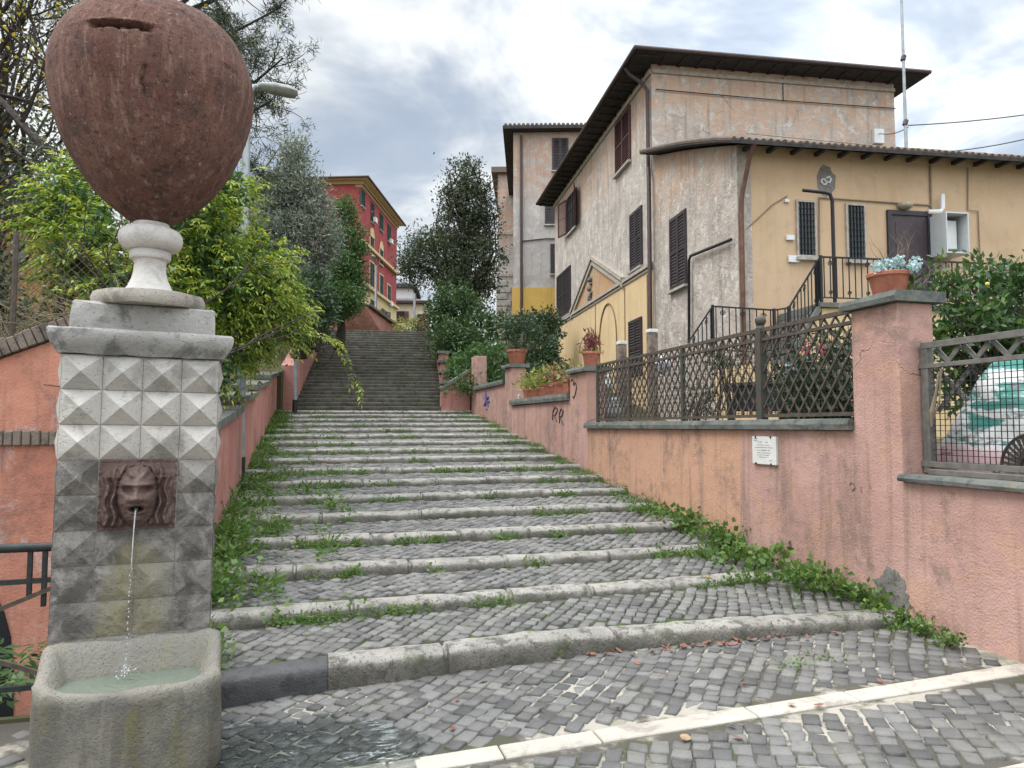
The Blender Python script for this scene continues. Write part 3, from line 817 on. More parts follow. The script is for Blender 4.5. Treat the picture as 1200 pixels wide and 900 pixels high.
for k in range(n):
    a = 2*math.pi*k/n; ca, sa = math.cos(a), math.sin(a)
    vs.append((.022+math.copysign(abs(ca)**.64, ca)*.36, -.20+math.copysign(abs(sa)**(.72 if sa < 0 else .2), sa)*(.195 if sa < 0 else .13), L(.322)))
MB().add(vs, [(0, k+1, (k+1) % n+1) for k in range(n)]).build('water', water_mat(), ft, local=True, recalc=False)
def jet_mat():
    t = NT('running_water'); p = t.n('ShaderNodeBsdfPrincipled'); o = t.n('ShaderNodeOutputMaterial')
    p.inputs['Base Color'].default_value = (.93, .96, .96, 1); p.inputs['Roughness'].default_value = .12
    p.inputs['Transmission Weight'].default_value = .6; p.inputs['IOR'].default_value = 1.33
    t.l(p.outputs[0], o.inputs[0]); return t.o
JET = jet_mat()
m = MB(); y0, zz0 = -.122, 1.164
def jp(s): return (-.012*s, y0-.105*s, L(zz0-.83*s**2*.98))
m.tube([jp(s/16) for s in range(0, 11)], [.0046, .0042, .0038, .0041, .003, .0036, .0025, .0032, .002, .0027, .0015], 6)
for k in range(26):
    s = .6+.4*(k/25); q = V(jp(s)); q += V((rnd.gauss(0, .003), rnd.gauss(0, .003), rnd.gauss(0, .006)))
    m.ball(q, rnd.uniform(.0016, .0038), 5, rnd.uniform(1, 2.4))
e = V(jp(1.0))
for k in range(34):
    a = rnd.uniform(0, 6.28); d = abs(rnd.gauss(0, .03)); m.ball(e+V((math.cos(a)*d, math.sin(a)*d, rnd.uniform(0, .055)*max(.1, 1-d*12))), rnd.uniform(.002, .0055), 5)
m.build('water_jet', JET, ft, local=True, smooth=True)

# ------------------------------------------------------------------ urn on top
UO = ft.matrix_basis @ V((-.005, .215, L(2.274))) if False else (wmat(ft) @ V((.005, .205, L(2.272))))
urn = thing('urn', 'huge egg shaped reddish terracotta urn on a pale turned stone foot, cracked near the top', 'urn', UO, FA)
def lathe_noise(prof, n, amp, f, c=(0, 0, 0), seed=0):
    m = MB(); m.lathe(prof, n); out = []
    for v in m.v:
        v = V(v); q = v*f+V((seed, 0, 0)); k = mnoise.noise(q)+.5*mnoise.noise(q*2.7)
        d = V((v.x, v.y, 0)); d = d.normalized() if d.length > 1e-5 else V((0, 0, 0))
        out.append(tuple(v+d*k*amp+V((0, 0, k*amp*.5))))
    m.v = out; return m
MARB = stone('pale_turned_stone', (.62, .59, .55), (.52, .49, .46), (.24, .22, .20), .4, 7, .4)
lathe_noise([(.0, 0), (.285, 0), (.296, .015), (.298, .05), (.29, .075), (.2, .082), (0, .082)], 56, .006, 9).build('plinth_disc', stone('worn_disc_stone', (.44, .40, .34), (.34, .31, .27), (.13, .12, .10), .6, 6, .6), urn, local=True, smooth=True, auto=40)
lathe_noise([(r_*.93, z_) for r_, z_ in ((0, .083), (.162, .083), (.15, .095), (.122, .135), (.101, .18), (.091, .22), (.09, .262), (.096, .285), (.112, .29), (.117, .295), (.117, .335), (.110, .342),
             (.125, .345), (.158, .356), (.178, .38), (.184, .41), (.178, .44), (.16, .462), (.13, .474), (.108, .48), (.104, .50), (0, .50))], 48, .0025, 12).build('foot', MARB, urn, local=True, smooth=True, auto=50)
ctrl = [(r*.905, .5+(z-.5)*.945) for r, z in ((0.03, .500), (.105, .502), (.155, .535), (.265, .62), (.365, .72), (.445, .835), (.51, .96), (.555, 1.09), (.585, 1.22), (.60, 1.34), (.592, 1.45), (.555, 1.57), (.485, 1.68), (.38, 1.765), (.25, 1.82), (.12, 1.845), (.001, 1.85))]
def catmull(pts, k=12):
    out = []
    for i in range(len(pts)-1):
        p0, p1, p2, p3 = (V((*pts[max(0, min(len(pts)-1, j))], 0)) for j in (i-1, i, i+1, i+2))
        for s in range(k):
            t = s/k
            out.append(.5*((2*p1)+(p2-p0)*t+(2*p0-5*p1+4*p2-p3)*t*t+(3*p1-p0-3*p2+p3)*t**3))
    out.append(V((*pts[-1], 0))); return [(max(.001, p.x), p.y) for p in out]
NU_ = 220
m = MB().lathe(catmull(ctrl), NU_); out = []
CRK = (-.15, 1.40)
def slit(x, z):                                         # long hole on the shoulder, broken edge
    dx = (x-CRK[0])/.155; dz = (z-CRK[1]-.014*mnoise.noise(V((x*18, 0, 0))))/(.021+.010*mnoise.noise(V((x*30, 4, 0))))
    return max(0, 1-max(abs(dx), abs(dz))**4) if max(abs(dx), abs(dz)) < 1 else 0
for v in m.v:
    v = V(v); a = math.atan2(v.y, v.x); d = V((math.cos(a), math.sin(a), 0))
    k = .006*mnoise.noise(V((d.x*3, d.y*3, v.z*2.2)))+.0035*mnoise.noise(V((d.x*22, d.y*22, v.z*1.2)))+.002*mnoise.noise(v*30)
    if v.y < -.1:
        k -= .085*slit(v.x, v.z)
        dx = (v.x+.035-.004*math.sin(v.z*60))/.0075; dz = (v.z-1.13)/.07
        if abs(dx) < 1 and abs(dz) < 1: k -= .02
        k -= .010*max(0, 1-(((v.x-.38)/.05)**2+((v.z-1.33)/.02)**2))
        k += .006*max(0, 1-abs(v.z-1.43-.02*v.x)/.012)*(1 if v.x < .05 and v.x > -.42 else 0)
    out.append(tuple(v+d*k))
m.v = out
def urn_mat():
    t = NT('old_terracotta'); p = t.obj(); x, y, z = t.sep(p)
    b = t.mix(t.sstep(t.noise(p, 2.4, 6, .6), .36, .64), (.150, .070, .052), (.205, .108, .082))
    sp = t.scale(p, (7, 7, .8)); st_ = t.noise(sp, 1.6, 7, .65)
    low = t.sstep(z, .5, 1.4, 1, .5)
    b = t.mix(t.math('MULTIPLY', t.math('MULTIPLY', t.sstep(st_, .5, .66), .8), low), b, (.075, .042, .036))
    st2 = t.noise(t.scale(p, (16, 16, 1.1)), 1.5, 6, .7)
    b = t.mix(t.math('MULTIPLY', t.sstep(st2, .52, .66), .42), b, (.40, .27, .215))
    b = t.mix(t.math('MULTIPLY', t.sstep(t.noise(p, 4.2, 8, .7, .5), .52, .64), .5), b, (.085, .06, .055))
    b = t.mix(t.math('MULTIPLY', t.sstep(t.noise(p, 34, 5, .75), .6, .68), .75), b, (.40, .30, .25))
    b = t.mix(t.math('MULTIPLY', t.sstep(t.noise(p, 30, 6, .75), .54, .66), .8), b, (.048, .032, .028))
    h = t.math('ADD', t.noise(p, 55, 6, .7), t.math('MULTIPLY', t.noise(t.scale(p, (22, 22, 1.5)), 1.6, 5), 2.0))
    return t.out(b, .88, t.bump(h, 1.0, .022), spec=.25)
um = m.build('urn_body', urn_mat(), urn, local=True, smooth=True)
# bits of old mortar left in the long hole
m = MB()
for k in range(26):
    x = CRK[0]+rnd.uniform(-.0, .14); z = CRK[1]+rnd.uniform(-.012, .012)
    rad = .50; y = -math.sqrt(rad**2-x*x)+.03
    m.ball((x, y, z), rnd.uniform(.006, .013), 5)
m.build('mortar_crumbs', stone('old_mortar', (.25, .2, .165), (.17, .14, .12), (.08, .06, .05), .5, 20, .5), urn, local=True, smooth=True)

# ------------------------------------------------------------------ thin sheet of water running over the cobbles from the fountain
def runoff():
    vs = []; fs = []; nx, ny = 60, 46; idx = {}
    for j in range(ny+1):
        for i in range(nx+1):
            x, y = -.75+1.7*i/nx, 3.15+1.75*j/ny
            d = math.hypot((x+.35)*.85, (y-3.9)*1.05)+.28*mnoise.noise(V((x*2.4, y*2.4, 0)))
            if d < .82 and y < yk(0, x)-.04:
                idx[i, j] = len(vs); vs.append((x, y, sz(x)+.004+.007*mnoise.noise(V((x*5+y*3, y*11-x*4, 2)))+.004*mnoise.noise(V((x*16, y*22, 4)))))
    for j in range(ny):
        for i in range(nx):
            q = [(i, j), (i+1, j), (i+1, j+1), (i, j+1)]
            if all(a in idx for a in q): fs.append(tuple(idx[a] for a in q))
    m = MB(); m.v = vs; m.f = fs
    t = NT('clear_shallow_water'); p = t.n('ShaderNodeBsdfGlossy'); tr = t.n('ShaderNodeBsdfTransparent'); fr = t.n('ShaderNodeFresnel'); mx = t.n('ShaderNodeMixShader'); o = t.n('ShaderNodeOutputMaterial'); ps = t.pos()
    sp = t.n('ShaderNodeMapping'); t.l(ps, sp.inputs[0]); sp.inputs['Rotation'].default_value = (0, 0, R(-35)); sp.inputs['Scale'].default_value = (2.2, 9, 6)
    p.inputs['Roughness'].default_value = .08; tr.inputs[0].default_value = (.86, .90, .88, 1); fr.inputs[0].default_value = 1.4
    nb = t.bump(t.noise(sp.outputs[0], 2.5, 5, .6, .6), 1.0, .03); t.l(nb, p.inputs['Normal']); t.l(nb, fr.inputs[1]); t.l(fr.outputs[0], mx.inputs[0]); t.l(tr.outputs[0], mx.inputs[1]); t.l(p.outputs[0], mx.inputs[2])
    fm = t.n('ShaderNodeBsdfDiffuse'); fm.inputs[0].default_value = (.5, .53, .52, 1); m2 = t.n('ShaderNodeMixShader')
    f1 = t.math('ABSOLUTE', t.math('SUBTRACT', t.noise(sp.outputs[0], 1.7, 5, .6, 1.2), .5))
    t.l(t.math('MULTIPLY', t.sstep(f1, .0, .035, 1, 0), t.sstep(t.noise(ps, 2.6, 3), .5, .62, 0, .55)), m2.inputs[0]); t.l(mx.outputs[0], m2.inputs[1]); t.l(fm.outputs[0], m2.inputs[2])
    t.l(m2.outputs[0], o.inputs[0])
    w = m.build('water', t.o, smooth=True, recalc=False); w['kind'] = 'structure'
runoff()

# ------------------------------------------------------------------ railing left of the fountain
rl = thing('railing', 'dark iron pipe railing with crossed braces left of the fountain', 'railing', (-2.2, 5.12, 0))
m = MB(); m.tube([(-1.42, 5.12, .86), (-5, 5.12, .86)], .028, 10); m.build('top_rail', IRON, rl, smooth=True, auto=40)
m = MB()
for x in (-1.46, -2.95, -4.6): m.bar((x, 5.12, -.2), (x, 5.12, .84), .045, .045)
for x in (-1.58, -1.66): m.bar((x, 5.12, .55 if x < -1.6 else .5), (x, 5.12, .84), .025, .025)
m.each('post', IRON, rl)
m = MB(); m.bar((-1.46, 5.12, .66), (-5, 5.12, .60), .022, .03); m.bar((-1.46, 5.12, .02), (-5, 5.12, .0), .03, .03); m.each('cross_rail', IRON, rl)
m = MB()
for x in (-1.46, -2.95): m.bar((x, 5.10, .64), (x-1.5, 5.10, .04), .02, .026); m.bar((x, 5.14, .04), (x-1.5, 5.14, .64), .02, .026)
m.each('brace', RUSTY, rl)
# ------------------------------------------------------------------ house helpers
class Frame:
    """a house's own axes: u back along the side facade, v along the front"""
    def __init__(s, org, ang):
        s.o = V(org); s.eu = V((math.sin(ang), math.cos(ang), 0)); s.ev = V((math.cos(ang), -math.sin(ang), 0))
    def __call__(s, u, v, z): return V((s.o.x, s.o.y, 0))+s.eu*u+s.ev*v+V((0, 0, z))
    def side(s, px, py, v=0):                            # pixel on the stair facing plane -> (u, z)
        p = onplane(px, py, s(0, v, 0), s.ev); return (p-s(0, v, 0)).dot(s.eu), p.z
    def front(s, px, py, u=0):
        p = onplane(px, py, s(u, 0, 0), s.eu); return (p-s(u, 0, 0)).dot(s.ev), p.z

def window(parent, o, ex, n, w, h, mat, style='closed', slats=True, sill=True, surround=None, name='window', off=0):
    """o: lower left corner on the wall, ex: along the wall, n: outward"""
    o, ex, n = V(o)+V(n).normalized()*off, V(ex).normalized(), V(n).normalized(); ez = V((0, 0, 1))
    P = lambda x, y, d: o+ex*x+ez*y+n*d
    T = lambda v: P(v.x, v.z, v.y)
    fr = surround if surround else mat
    m = MB(); t = .045 if not surround else .10
    for a in ((-t, 0, -t, h+t), (w, w+t, -t, h+t), (0, w, h, h+t), (0, w, -t, 0)): m.box(a[0], a[1], -.05, .05, a[2], a[3], T)
    win = m.build(name, fr, parent)
    MB().box(0, w, -.02, .012, 0, h, T).build('pane', GLASS, win)
    def leaf(x0, x1, T2_):
        m = MB(); b = .05
        for a in ((x0, x0+b, 0, h), (x1-b, x1, 0, h), (x0+b, x1-b, 0, b), (x0+b, x1-b, h-b, h), (x0+b, x1-b, h*.5-b/2, h*.5+b/2)): m.box(a[0], a[1], .018, .058, a[2], a[3], T2_)
        k = max(3, int(h/.085)) if slats else 0
        for i in range(k):
            z = b+(h-2*b)*(i+.5)/k
            m.add([T2_(V(q)) for q in ((x0+b, .022, z+.035), (x1-b, .022, z+.035), (x1-b, .052, z-.03), (x0+b, .052, z-.03),
                                       (x0+b, .016, z+.03), (x1-b, .016, z+.03), (x1-b, .046, z-.035), (x0+b, .046, z-.035))],
                  [(0, 1, 2, 3), (7, 6, 5, 4), (0, 4, 5, 1), (2, 6, 7, 3), (1, 5, 6, 2), (0, 3, 7, 4)])
        if not slats: m.box(x0+b, x1-b, .024, .04, b, h-b, T2_)
        return m.build('shutter', mat, win)
    if style == 'closed':
        leaf(.005, w/2-.006, T); leaf(w/2+.006, w-.005, T)
    elif style == 'open':
        for sx, x0 in ((-1, 0.0), (1, w)):               # opened leaves stand out from the wall
            def T3(v, sx=sx, x0=x0):
                a = R(16); q = v.x*math.cos(a); d = v.x*math.sin(a)
                return P(x0+sx*q, v.z, .05+d+v.y*.9)
            leaf(.01, w*.5, T3)
        m = MB(); m.box(w/2-.03, w/2+.03, .0, .04, 0, h, T); m.box(0, w, 0, .035, h*.62-.02, h*.62+.02, T); m.build('sash', SHUTD, win)
    elif style == 'grille':
        m = MB()
        for i in range(1, 5): m.box(w*i/5-.008, w*i/5+.008, .015, .045, 0, h, T)
        for i in range(1, 9): m.box(0, w, .02, .04, h*i/9-.007, h*i/9+.007, T)
        m.build('grille', IRON, win)
    if sill: MB().box(-.08, w+.08, -.02, .12, -t-.07, -t-.003, T).build('sill', surround if surround else TRAV, win)
    return win
def win_side(par, F, px0, px1, yt, yb, mat, **kw):
    u0, zt = F.side(px0, yt); _, zb = F.side(px0, yb); u1, _ = F.side(px1, yt)
    ua, ub = max(u0, u1), min(u0, u1)
    return window(par, F(ua, 0, zb), -F.eu, -F.ev, ua-ub, zt-zb, mat, **kw)
def win_front(par, F, px0, px1, yt, yb, mat, u=0, **kw):
    v0, zt = F.front(px0, yt, u); _, zb = F.front(px0, yb, u); v1, _ = F.front(px1, yt, u)
    return window(par, F(u, v0, zb), F.ev, -F.eu, v1-v0, zt-zb, mat, **kw)
def box_f(m, F, u0, u1, v0, v1, z0, z1): return m.box(u0, u1, v0, v1, z0, z1, lambda q: F(q.x, q.y, q.z))
def hip_roof(F, u0, u1, v0, v1, z, over, rise, th=.14):
    """returns soffit slab and tiled hip"""
    a, b, c, d = u0-over, u1+over, v0-over, v1+over
    s = MB(); box_f(s, F, a, b, c, d, z, z+th)
    r = MB(); k = min(b-a, d-c)/2
    if b-a > d-c: r1, r2 = F(a+k, (c+d)/2, z+th+rise), F(b-k, (c+d)/2, z+th+rise)
    else: r1, r2 = F((a+b)/2, c+k, z+th+rise), F((a+b)/2, d-k, z+th+rise)
    A, B, C_, D_ = (F(a+.02, c+.02, z+th+.002), F(b-.02, c+.02, z+th+.002), F(b-.02, d-.02, z+th+.002), F(a+.02, d-.02, z+th+.002))
    if b-a > d-c: r.add([A, B, C_, D_, r1, r2], [(0, 1, 5, 4), (1, 2, 5), (2, 3, 4, 5), (3, 0, 4), (0, 3, 2, 1)])
    else: r.add([A, B, C_, D_, r1, r2], [(0, 1, 4), (1, 2, 5, 4), (2, 3, 5), (3, 0, 4, 5), (0, 3, 2, 1)])
    return s, r
def tile_edge(m, p, q, r_=.07, step=.2, ln=.5, back=None):
    """a row of half round tile ends along an eave"""
    p, q = V(p), V(q); n = int((q-p).length/step); d = (q-p)/n
    for i in range(n):
        a = p+d*(i+.5); m.tube([a, a+back*ln], [r_, r_*.8], 6)
    return m

GREYP = plaster('old_grey_plaster', (.52, .465, .41), (.41, .365, .325), (.2, .175, .15), .5, 1.0, (.64, .60, .55), 22, None, .8, (11.0, (.56, .37, .26)), 1.5, crack=.25)
GREYA = plaster('patched_grey_plaster', (.50, .44, .385), (.39, .345, .305), (.19, .165, .14), .5, 1.0, (.62, .57, .51), 22, None, .85, (8.4, (.54, .34, .22)), 1.7, crack=.25)
GREYB = plaster('pale_grey_plaster', (.48, .435, .40), (.40, .365, .34), (.22, .2, .185), .45, .6, (.56, .53, .49), 20, None, .6, (14.3, (.46, .29, .2)))
YELLOW = plaster('yellow_plaster', (.68, .515, .31), (.62, .455, .26), (.34, .24, .13), .3, .2, (.66, .49, .27), 30, None, .4)
YELLOWB = plaster('strong_yellow_plaster', (.64, .42, .12), (.58, .37, .10), (.36, .24, .1), .3, .2, None, 30)
OCHRE = plaster('ochre_plaster', (.575, .415, .27), (.525, .37, .235), (.33, .235, .145), .25, .15, (.42, .33, .22), 30, None, .35)
OCHREL = plaster('orange_ochre_plaster', (.50, .29, .14), (.44, .25, .12), (.25, .16, .1), .3, .2, None, 30)
RED = plaster('red_plaster', (.345, .075, .078), (.30, .062, .065), (.2, .05, .045), .3, .15, (.45, .11, .09), 20, None, .4)
CREAM = plain('cream_trim', (.66, .52, .30), .85, 0, .15, 5, .2, .1)
WHITEW = plaster('white_plaster', (.66, .65, .63), (.58, .57, .55), (.38, .37, .36), .3, .1, None, 20)
LIGHTST = plain('light_moulding', (.45, .40, .34), .85, 0, .3, 8, .2, .3)
LEAD = plain('brown_pipe_paint', (.075, .05, .047), .6, .1, .3, 8)
COPPER = plain('copper_pipe', (.17, .085, .06), .55, .3, .4, 6)
BLACKP = plain('black_iron_paint', (.02, .02, .024), .5, .2, .3, 20)

# ------------------------------------------------------------------ main house (grey, yellow below) with its low ochre wing
P0 = at(870, 500, 15.0)
H = Frame(P0, R(6.3))
UM, UE, VW = 5.1, 17.9, 7.6
ZE = 11.25
def z_at(p, px, py): return at(px, py, (p-CAM).dot(FH)).z
OV = .66
ZE = z_at(H(UM-OV, -OV, 11), 750, 59)
h1 = thing('house', 'tall peeling grey house with wide dark eaves and a yellow ground floor', 'house', H(UM, 0, 1.4), 0)
m = MB(); box_f(m, H, UM, UE, 0, VW, .8, ZE); m.build('wall', GREYP, h1)
zy = (H.side(768, 313)[1]+H.side(652, 378)[1])/2
m = MB(); box_f(m, H, UM+.01, UE+.01, -.03, .5, .8, zy-.06); m.build('yellow_wall', YELLOW, h1)
s_, r_ = hip_roof(H, UM, UE, 0, VW, ZE, OV, 1.3, .11)
roof = r_.build('roof', ROOFT, h1)
s_.build('soffit', WOODD, roof)
m = MB()
u = UM-.5
while u < UE+.6:
    box_f(m, H, u, u+.09, -OV+.05, -.002, ZE-.055, ZE-.002); u += .55
v = .2
while v < VW+.2:
    box_f(m, H, UM-OV+.05, UM-.002, v, v+.09, ZE-.03, ZE-.002); v += .55
m.each('rafter', WOODD, roof)
m = MB(); m.bar(H(UM, -.03, ZE-.22), H(UE, -.03, ZE-.22), .07, .12); m.bar(H(UM-.03, 0, ZE-.22), H(UM-.03, VW, ZE-.22), .07, .10); m.build('eave_moulding', LIGHTST, h1)
m = MB(); g = [H(UM-OV-.05, -OV-.05, ZE+.06), H(UE+OV, -OV-.05, ZE+.06)]; m.tube(g, .06, 8); m.tube([H(UM-OV-.05, -OV-.05, ZE+.06), H(UM-OV-.05, VW+OV, ZE+.06)], .06, 8); m.build('gutter', LEAD, roof, smooth=True, auto=40)
m = MB(); m.tube([H(UM+.3, -OV-.02, ZE-.02), H(UM+.3, -OV+.1, ZE-.18), H(UM+.12, -.2, ZE-.55), H(UM+.1, -.09, ZE-.75), H(UM+.1, -.09, 8.9)], .055, 8)
m.tube([H(UM+.1, -.09, 8.9), H(UM-.12, -.16, 8.6), H(UM-.12, -.16, 1.5)], .06, 8); m.build('drainpipe', LEAD, h1, smooth=True, auto=50)
m = MB(); m.bar(H(UM-.02, -.05, zy), H(UE+.02, -.05, zy), .12, .10); m.bar(H(UM-.02, -.03, zy-.11), H(UE+.02, -.03, zy-.11), .07, .07); m.build('string_course', LIGHTST, h1)
# pediment
ua, za = H.side(696, 302); ul, _ = H.side(671, 365); ur, _ = H.side(732.5, 324)
m = MB(); pk = H(ua, -.06, za); l_, r2_ = H(ul, -.06, zy+.08), H(ur, -.06, zy+.08)
for off, wd in ((0, .16), (-.20, .08)):
    m.bar(l_+V((0, 0, off)), pk+V((0, 0, off)), wd, .13); m.bar(r2_+V((0, 0, off)), pk+V((0, 0, off)), wd, .13)
ped = m.build('pediment', LIGHTST, h1)
MB().prism([l_+H.ev*.03+V((0, 0, .0)), r2_+H.ev*.03, pk+H.ev*.03], H.ev*.02).build('tympanum', plaster('tympanum_plaster', (.52, .31, .16), (.44, .27, .155), (.25, .18, .13), .5, .5, (.42, .36, .30), 30, None, .8), ped)
m = MB(); c = H(ua+.3, -.06, za-1.0)
for k in range(12): m.ball(c+H.eu*rnd.uniform(-.16, .16)+V((0, 0, rnd.uniform(-.5, .3))), rnd.uniform(.05, .11), 6)
m.build('relief_ornament', stone('relief_stone', (.2, .18, .16), (.13, .12, .11), (.06, .05, .05), .6, 12, .6), ped, smooth=True)
# arch, pilaster lines on the yellow floor
m = MB(); uc, zc = H.side(714, 395); 
us, z1 = H.side(704, 393); ue_, _ = H.side(724, 383); uc = (us+ue_)/2; rad = abs(us-ue_)/2
arc = [H(uc+rad*math.cos(a*math.pi/14), -.045, z1-.3+rad*1.25*math.sin(a*math.pi/14)) for a in range(15)]
m.tube([H(uc+rad, -.045, 1.2)]+arc+[H(uc-rad, -.045, 1.2)], .028, 6)
m.build('arch_moulding', plain('shadow_groove', (.25, .17, .09), .9), h1)
m = MB()
for x, y0 in ((699, 356), (733.5, 336), (760, 322)):
    u_, z_ = H.side(x, y0); m.bar(H(u_, -.04, 1.2), H(u_, -.04, z_), .03, .04)
m.each('pilaster_edge', plain('groove_paint', (.36, .25, .13), .9), h1)
win_side(h1, H, 722, 739, 148, 206, SHUTR, slats=True)['label'] = 'closed red brown shuttered window high on the wall'
win_side(h1, H, 666, 676, 234, 275, SHUTR, style='open')['label'] = 'window with both red brown shutters swung open'
win_side(h1, H, 739.5, 752.5, 254, 318, SHUTD)
win_side(h1, H, 653.5, 669, 326, 376, SHUTD)
win_side(h1, H, 739.5, 753.5, 379, 440, SHUTD, sill=False, off=.032)
m = MB(); v0, z0 = H.front(1022, 169, UM); v1, z1 = H.front(1033, 153, UM); box_f(m, H, UM-.12, UM-.005, v0, v1, z0, z1); m.build('junction_box', WHITEP, h1, bevel=.01)
m = MB(); q = H(UM-.02, 0.05, H.front(765, 84, UM)[1]); m.tube([H(UM-.05, .1, ZE-.75), H(UM-.05, 4, ZE-.8), H(UM-.05, VW, ZE-.78)], .014, 5)
m.tube([H(UM-.03, 4.0, ZE-.8), H(UM-.03, 4.0, ZE-.1)], .012, 5); m.build('wall_cable', BLACKP, h1)

# ochre wing in front
wg = thing('house', 'low ochre fronted wing with tiled lean-to roof, dark door and narrow barred windows', 'house', H(0, 0, 1.4), 0)
VWG, ZF = 13.0, z_at(H(-.5, 0, 7), 870, 165)+.12
m = MB(); box_f(m, H, 0, UM-.01, .012, VWG, .8, ZF)
sidez = lambda u: ZF+.365*u-.008*u*u
poly = [H(0, .012, ZF-.001)]+[H(UM*k/8, .012, sidez(UM*k/8)-.02) for k in range(9)]+[H(UM, .012, ZF-.001)]
m2 = MB(); m2.prism(poly, H.ev*(VWG-.02))
box_f(m2, H, .0, UM-.01, 0, .35, .8, ZF-.002)
m.build('front_wall', OCHRE, wg)
m2 = MB(); pl = [H(-.012, -.012, .8)]+[H(UM*k/8, -.012, sidez(UM*k/8)-.02) if k else H(-.012, -.012, sidez(0)-.02) for k in range(9)]+[H(UM-.01, -.012, .8)]
m2.prism(pl, H.ev*.30); m2.build('side_wall', GREYA, wg)
m = MB(); box_f(m, H, -.03, 0, -.03, .16, .8, ZF-.05); m.build('corner_strip', LIGHTST, wg)
# lean-to roof following the curve
m = MB(); nn = 14; vs = []
us_ = [-.55+(UM+.5)*k/nn for k in range(nn+1)]
def rz_(u): return sidez(max(0, u))+.03+(min(0, u)*.42)
for vv in (-.38, VWG+.4):
    for u in us_: vs.append(H(u, vv, rz_(u)))
    for u in us_[::-1]: vs.append(H(u, vv, rz_(u)+.07))
k2 = 2*(nn+1)
m.add(vs, [tuple(range(k2)), tuple(range(2*k2-1, k2-1, -1))]+[(i, (i+1) % k2, k2+(i+1) % k2, k2+i) for i in range(k2)])
rf = m.build('roof', WOODD, wg)
m = MB(); vv = -.34; i = 0
while vv < VWG+.35:
    m.tube([H(u, vv+rnd.uniform(-.01, .01), rz_(u)+.075+rnd.uniform(-.008, .008)) for u in us_[::2]], .06, 7); vv += .16
m.build('roof_tiles', ROOFT, rf, smooth=True, auto=50)
m = MB()
for k in range(24): box_f(m, H, -.5, -.002, .1+k*.55, .18+k*.55, ZF-.16, ZF-.08)
m.each('rafter', WOODD, rf)
m = MB(); m.tube([H(-.52, .12, ZF-.16), H(-.3, .1, ZF-.45), H(-.10, .03, ZF-1.15), H(-.09, .02, ZF-1.4), H(-.09, .02, 1.5)], .05, 8); m.build('drainpipe', COPPER, wg, smooth=True, auto=50)
win_side(wg, H, 786.6, 804.5, 260, 340, SHUTD)['label'] = 'closed dark louvred shutters on the grey side wall'
win_front(wg, H, 934, 953, 237, 299, LIGHTST, style='grille')
win_front(wg, H, 992, 1011, 241, 303, LIGHTST, style='grille')
v0, z0 = H.front(1041, 340); v1, z1 = H.front(1089, 249)
ZL = 3.95
m = MB(); T = lambda q: H(-q.y, q.x, q.z)
for a in ((v0, v0+.09, ZL, z1), (v1-.09, v1, ZL, z1), (v0+.09, v1-.09, z1-.10, z1)): m.box(a[0], a[1], -.01, .06, a[2], a[3], T)
dr = m.build('door', plain('dark_door_frame', (.035, .032, .04), .5), wg)
m = MB(); m.box(v0+.09, v1-.09, -.01, .025, ZL, z1-.1, T); m.box(v0+.2, v1-.2, .024, .034, ZL+.25, ZL+.95, T); m.box(v0+.2, v1-.2, .024, .034, ZL+1.1, z1-.25, T)
m.build('door_panel', plain('dark_brown_door', (.06, .042, .048), .5, 0, .2, 6), dr)
m = MB(); c = (v0+.17, ZL+1.0); m.tube([T(V((c[0], .03, c[1]))), T(V((c[0], .08, c[1])))], .02, 8); m.build('handle', WHITEP, dr)
vv, zz = H.front(1058, 242); lm = MB(); lm.ball(H(-.06, vv, zz), .17, 10, .55); lm.build('wall_lamp', plain('milky_lamp_glass', (.42, .36, .26), .4), wg, smooth=True)
# boiler cupboard with its flue
v0, z0 = H.front(1110, 296, -.53); v1, z1 = H.front(1135, 249, -.53)
m = MB(); T = lambda q: H(-q.y*1.26, q.x, q.z)
a0, a1 = v0, v1
for b in ((a0, a1, 0, .42, z1-.03, z1), (a0, a1, 0, .42, z0, z0+.03), (a0, a0+.025, 0, .42, z0+.03, z1-.03), (a1-.025, a1, 0, .42, z0+.03, z1-.03), (a0+.025, a1-.025, 0, .02, z0+.03, z1-.03)): m.box(*b, T)
bc = m.build('boiler_cupboard', plain('pale_grey_enamel', (.55, .57, .57), .4, 0, .08, 5), wg)
MB().box(a0+.05, a1-.10, .02, .24, z0+.14, z1-.12, T).build('boiler', WHITEP, bc, bevel=.015)
m = MB(); c = a0+.25; m.tube([T(V((c-.3, .06, z1+.12))), T(V((c-.05, .12, z1+.12))), T(V((c, .12, z1+.2))), T(V((c, .12, z1+.5)))], .05, 8); m.build('flue', WHITEP, bc, smooth=True, auto=40)
# pipes, cables and boxes on the front
m = MB()
zc = H.front(960, 232)[1]
m.tube([H(-.03, H.front(959, 300)[0], zc-1.6), H(-.03, H.front(959, 232)[0], zc), H(-.03, H.front(1090, 242)[0], zc-.04)], .018, 5)
m.tube([H(-.03, H.front(1089, 190)[0], ZF-.2), H(-.03, H.front(1090, 300)[0], ZL)], .022, 5)
m.tube([H(-.03, H.front(1133, 190)[0], ZF-.2), H(-.03, H.front(1133, 245)[0], zc-.1), H(-.03, H.front(1145, 245)[0], zc-.12), H(-.03, H.front(1148, 320)[0], ZL+.3)], .014, 5)
m.tube([H(-.02, .0, zc-.9), H(-.02, H.front(905, 243)[0], zc-.2), H(-.02, H.front(922, 234)[0], zc)], .012, 5)
m.tube([H(-.02, .2, zc+1.3), H(-.02, 4.0, zc+1.2), H(-.02, 8, zc+1.15)], .010, 5)
m.build('wall_cable', plain('dusty_cable', (.27, .21, .15), .8), wg)
m = MB()
for x, y, a in ((925, 279, .09), (929, 304, .12), (921, 236, .05)):
    vv, zz = H.front(x, y); box_f(m, H, -.06, -.002, vv-a, vv+a, zz-a*.6, zz+a*.6)
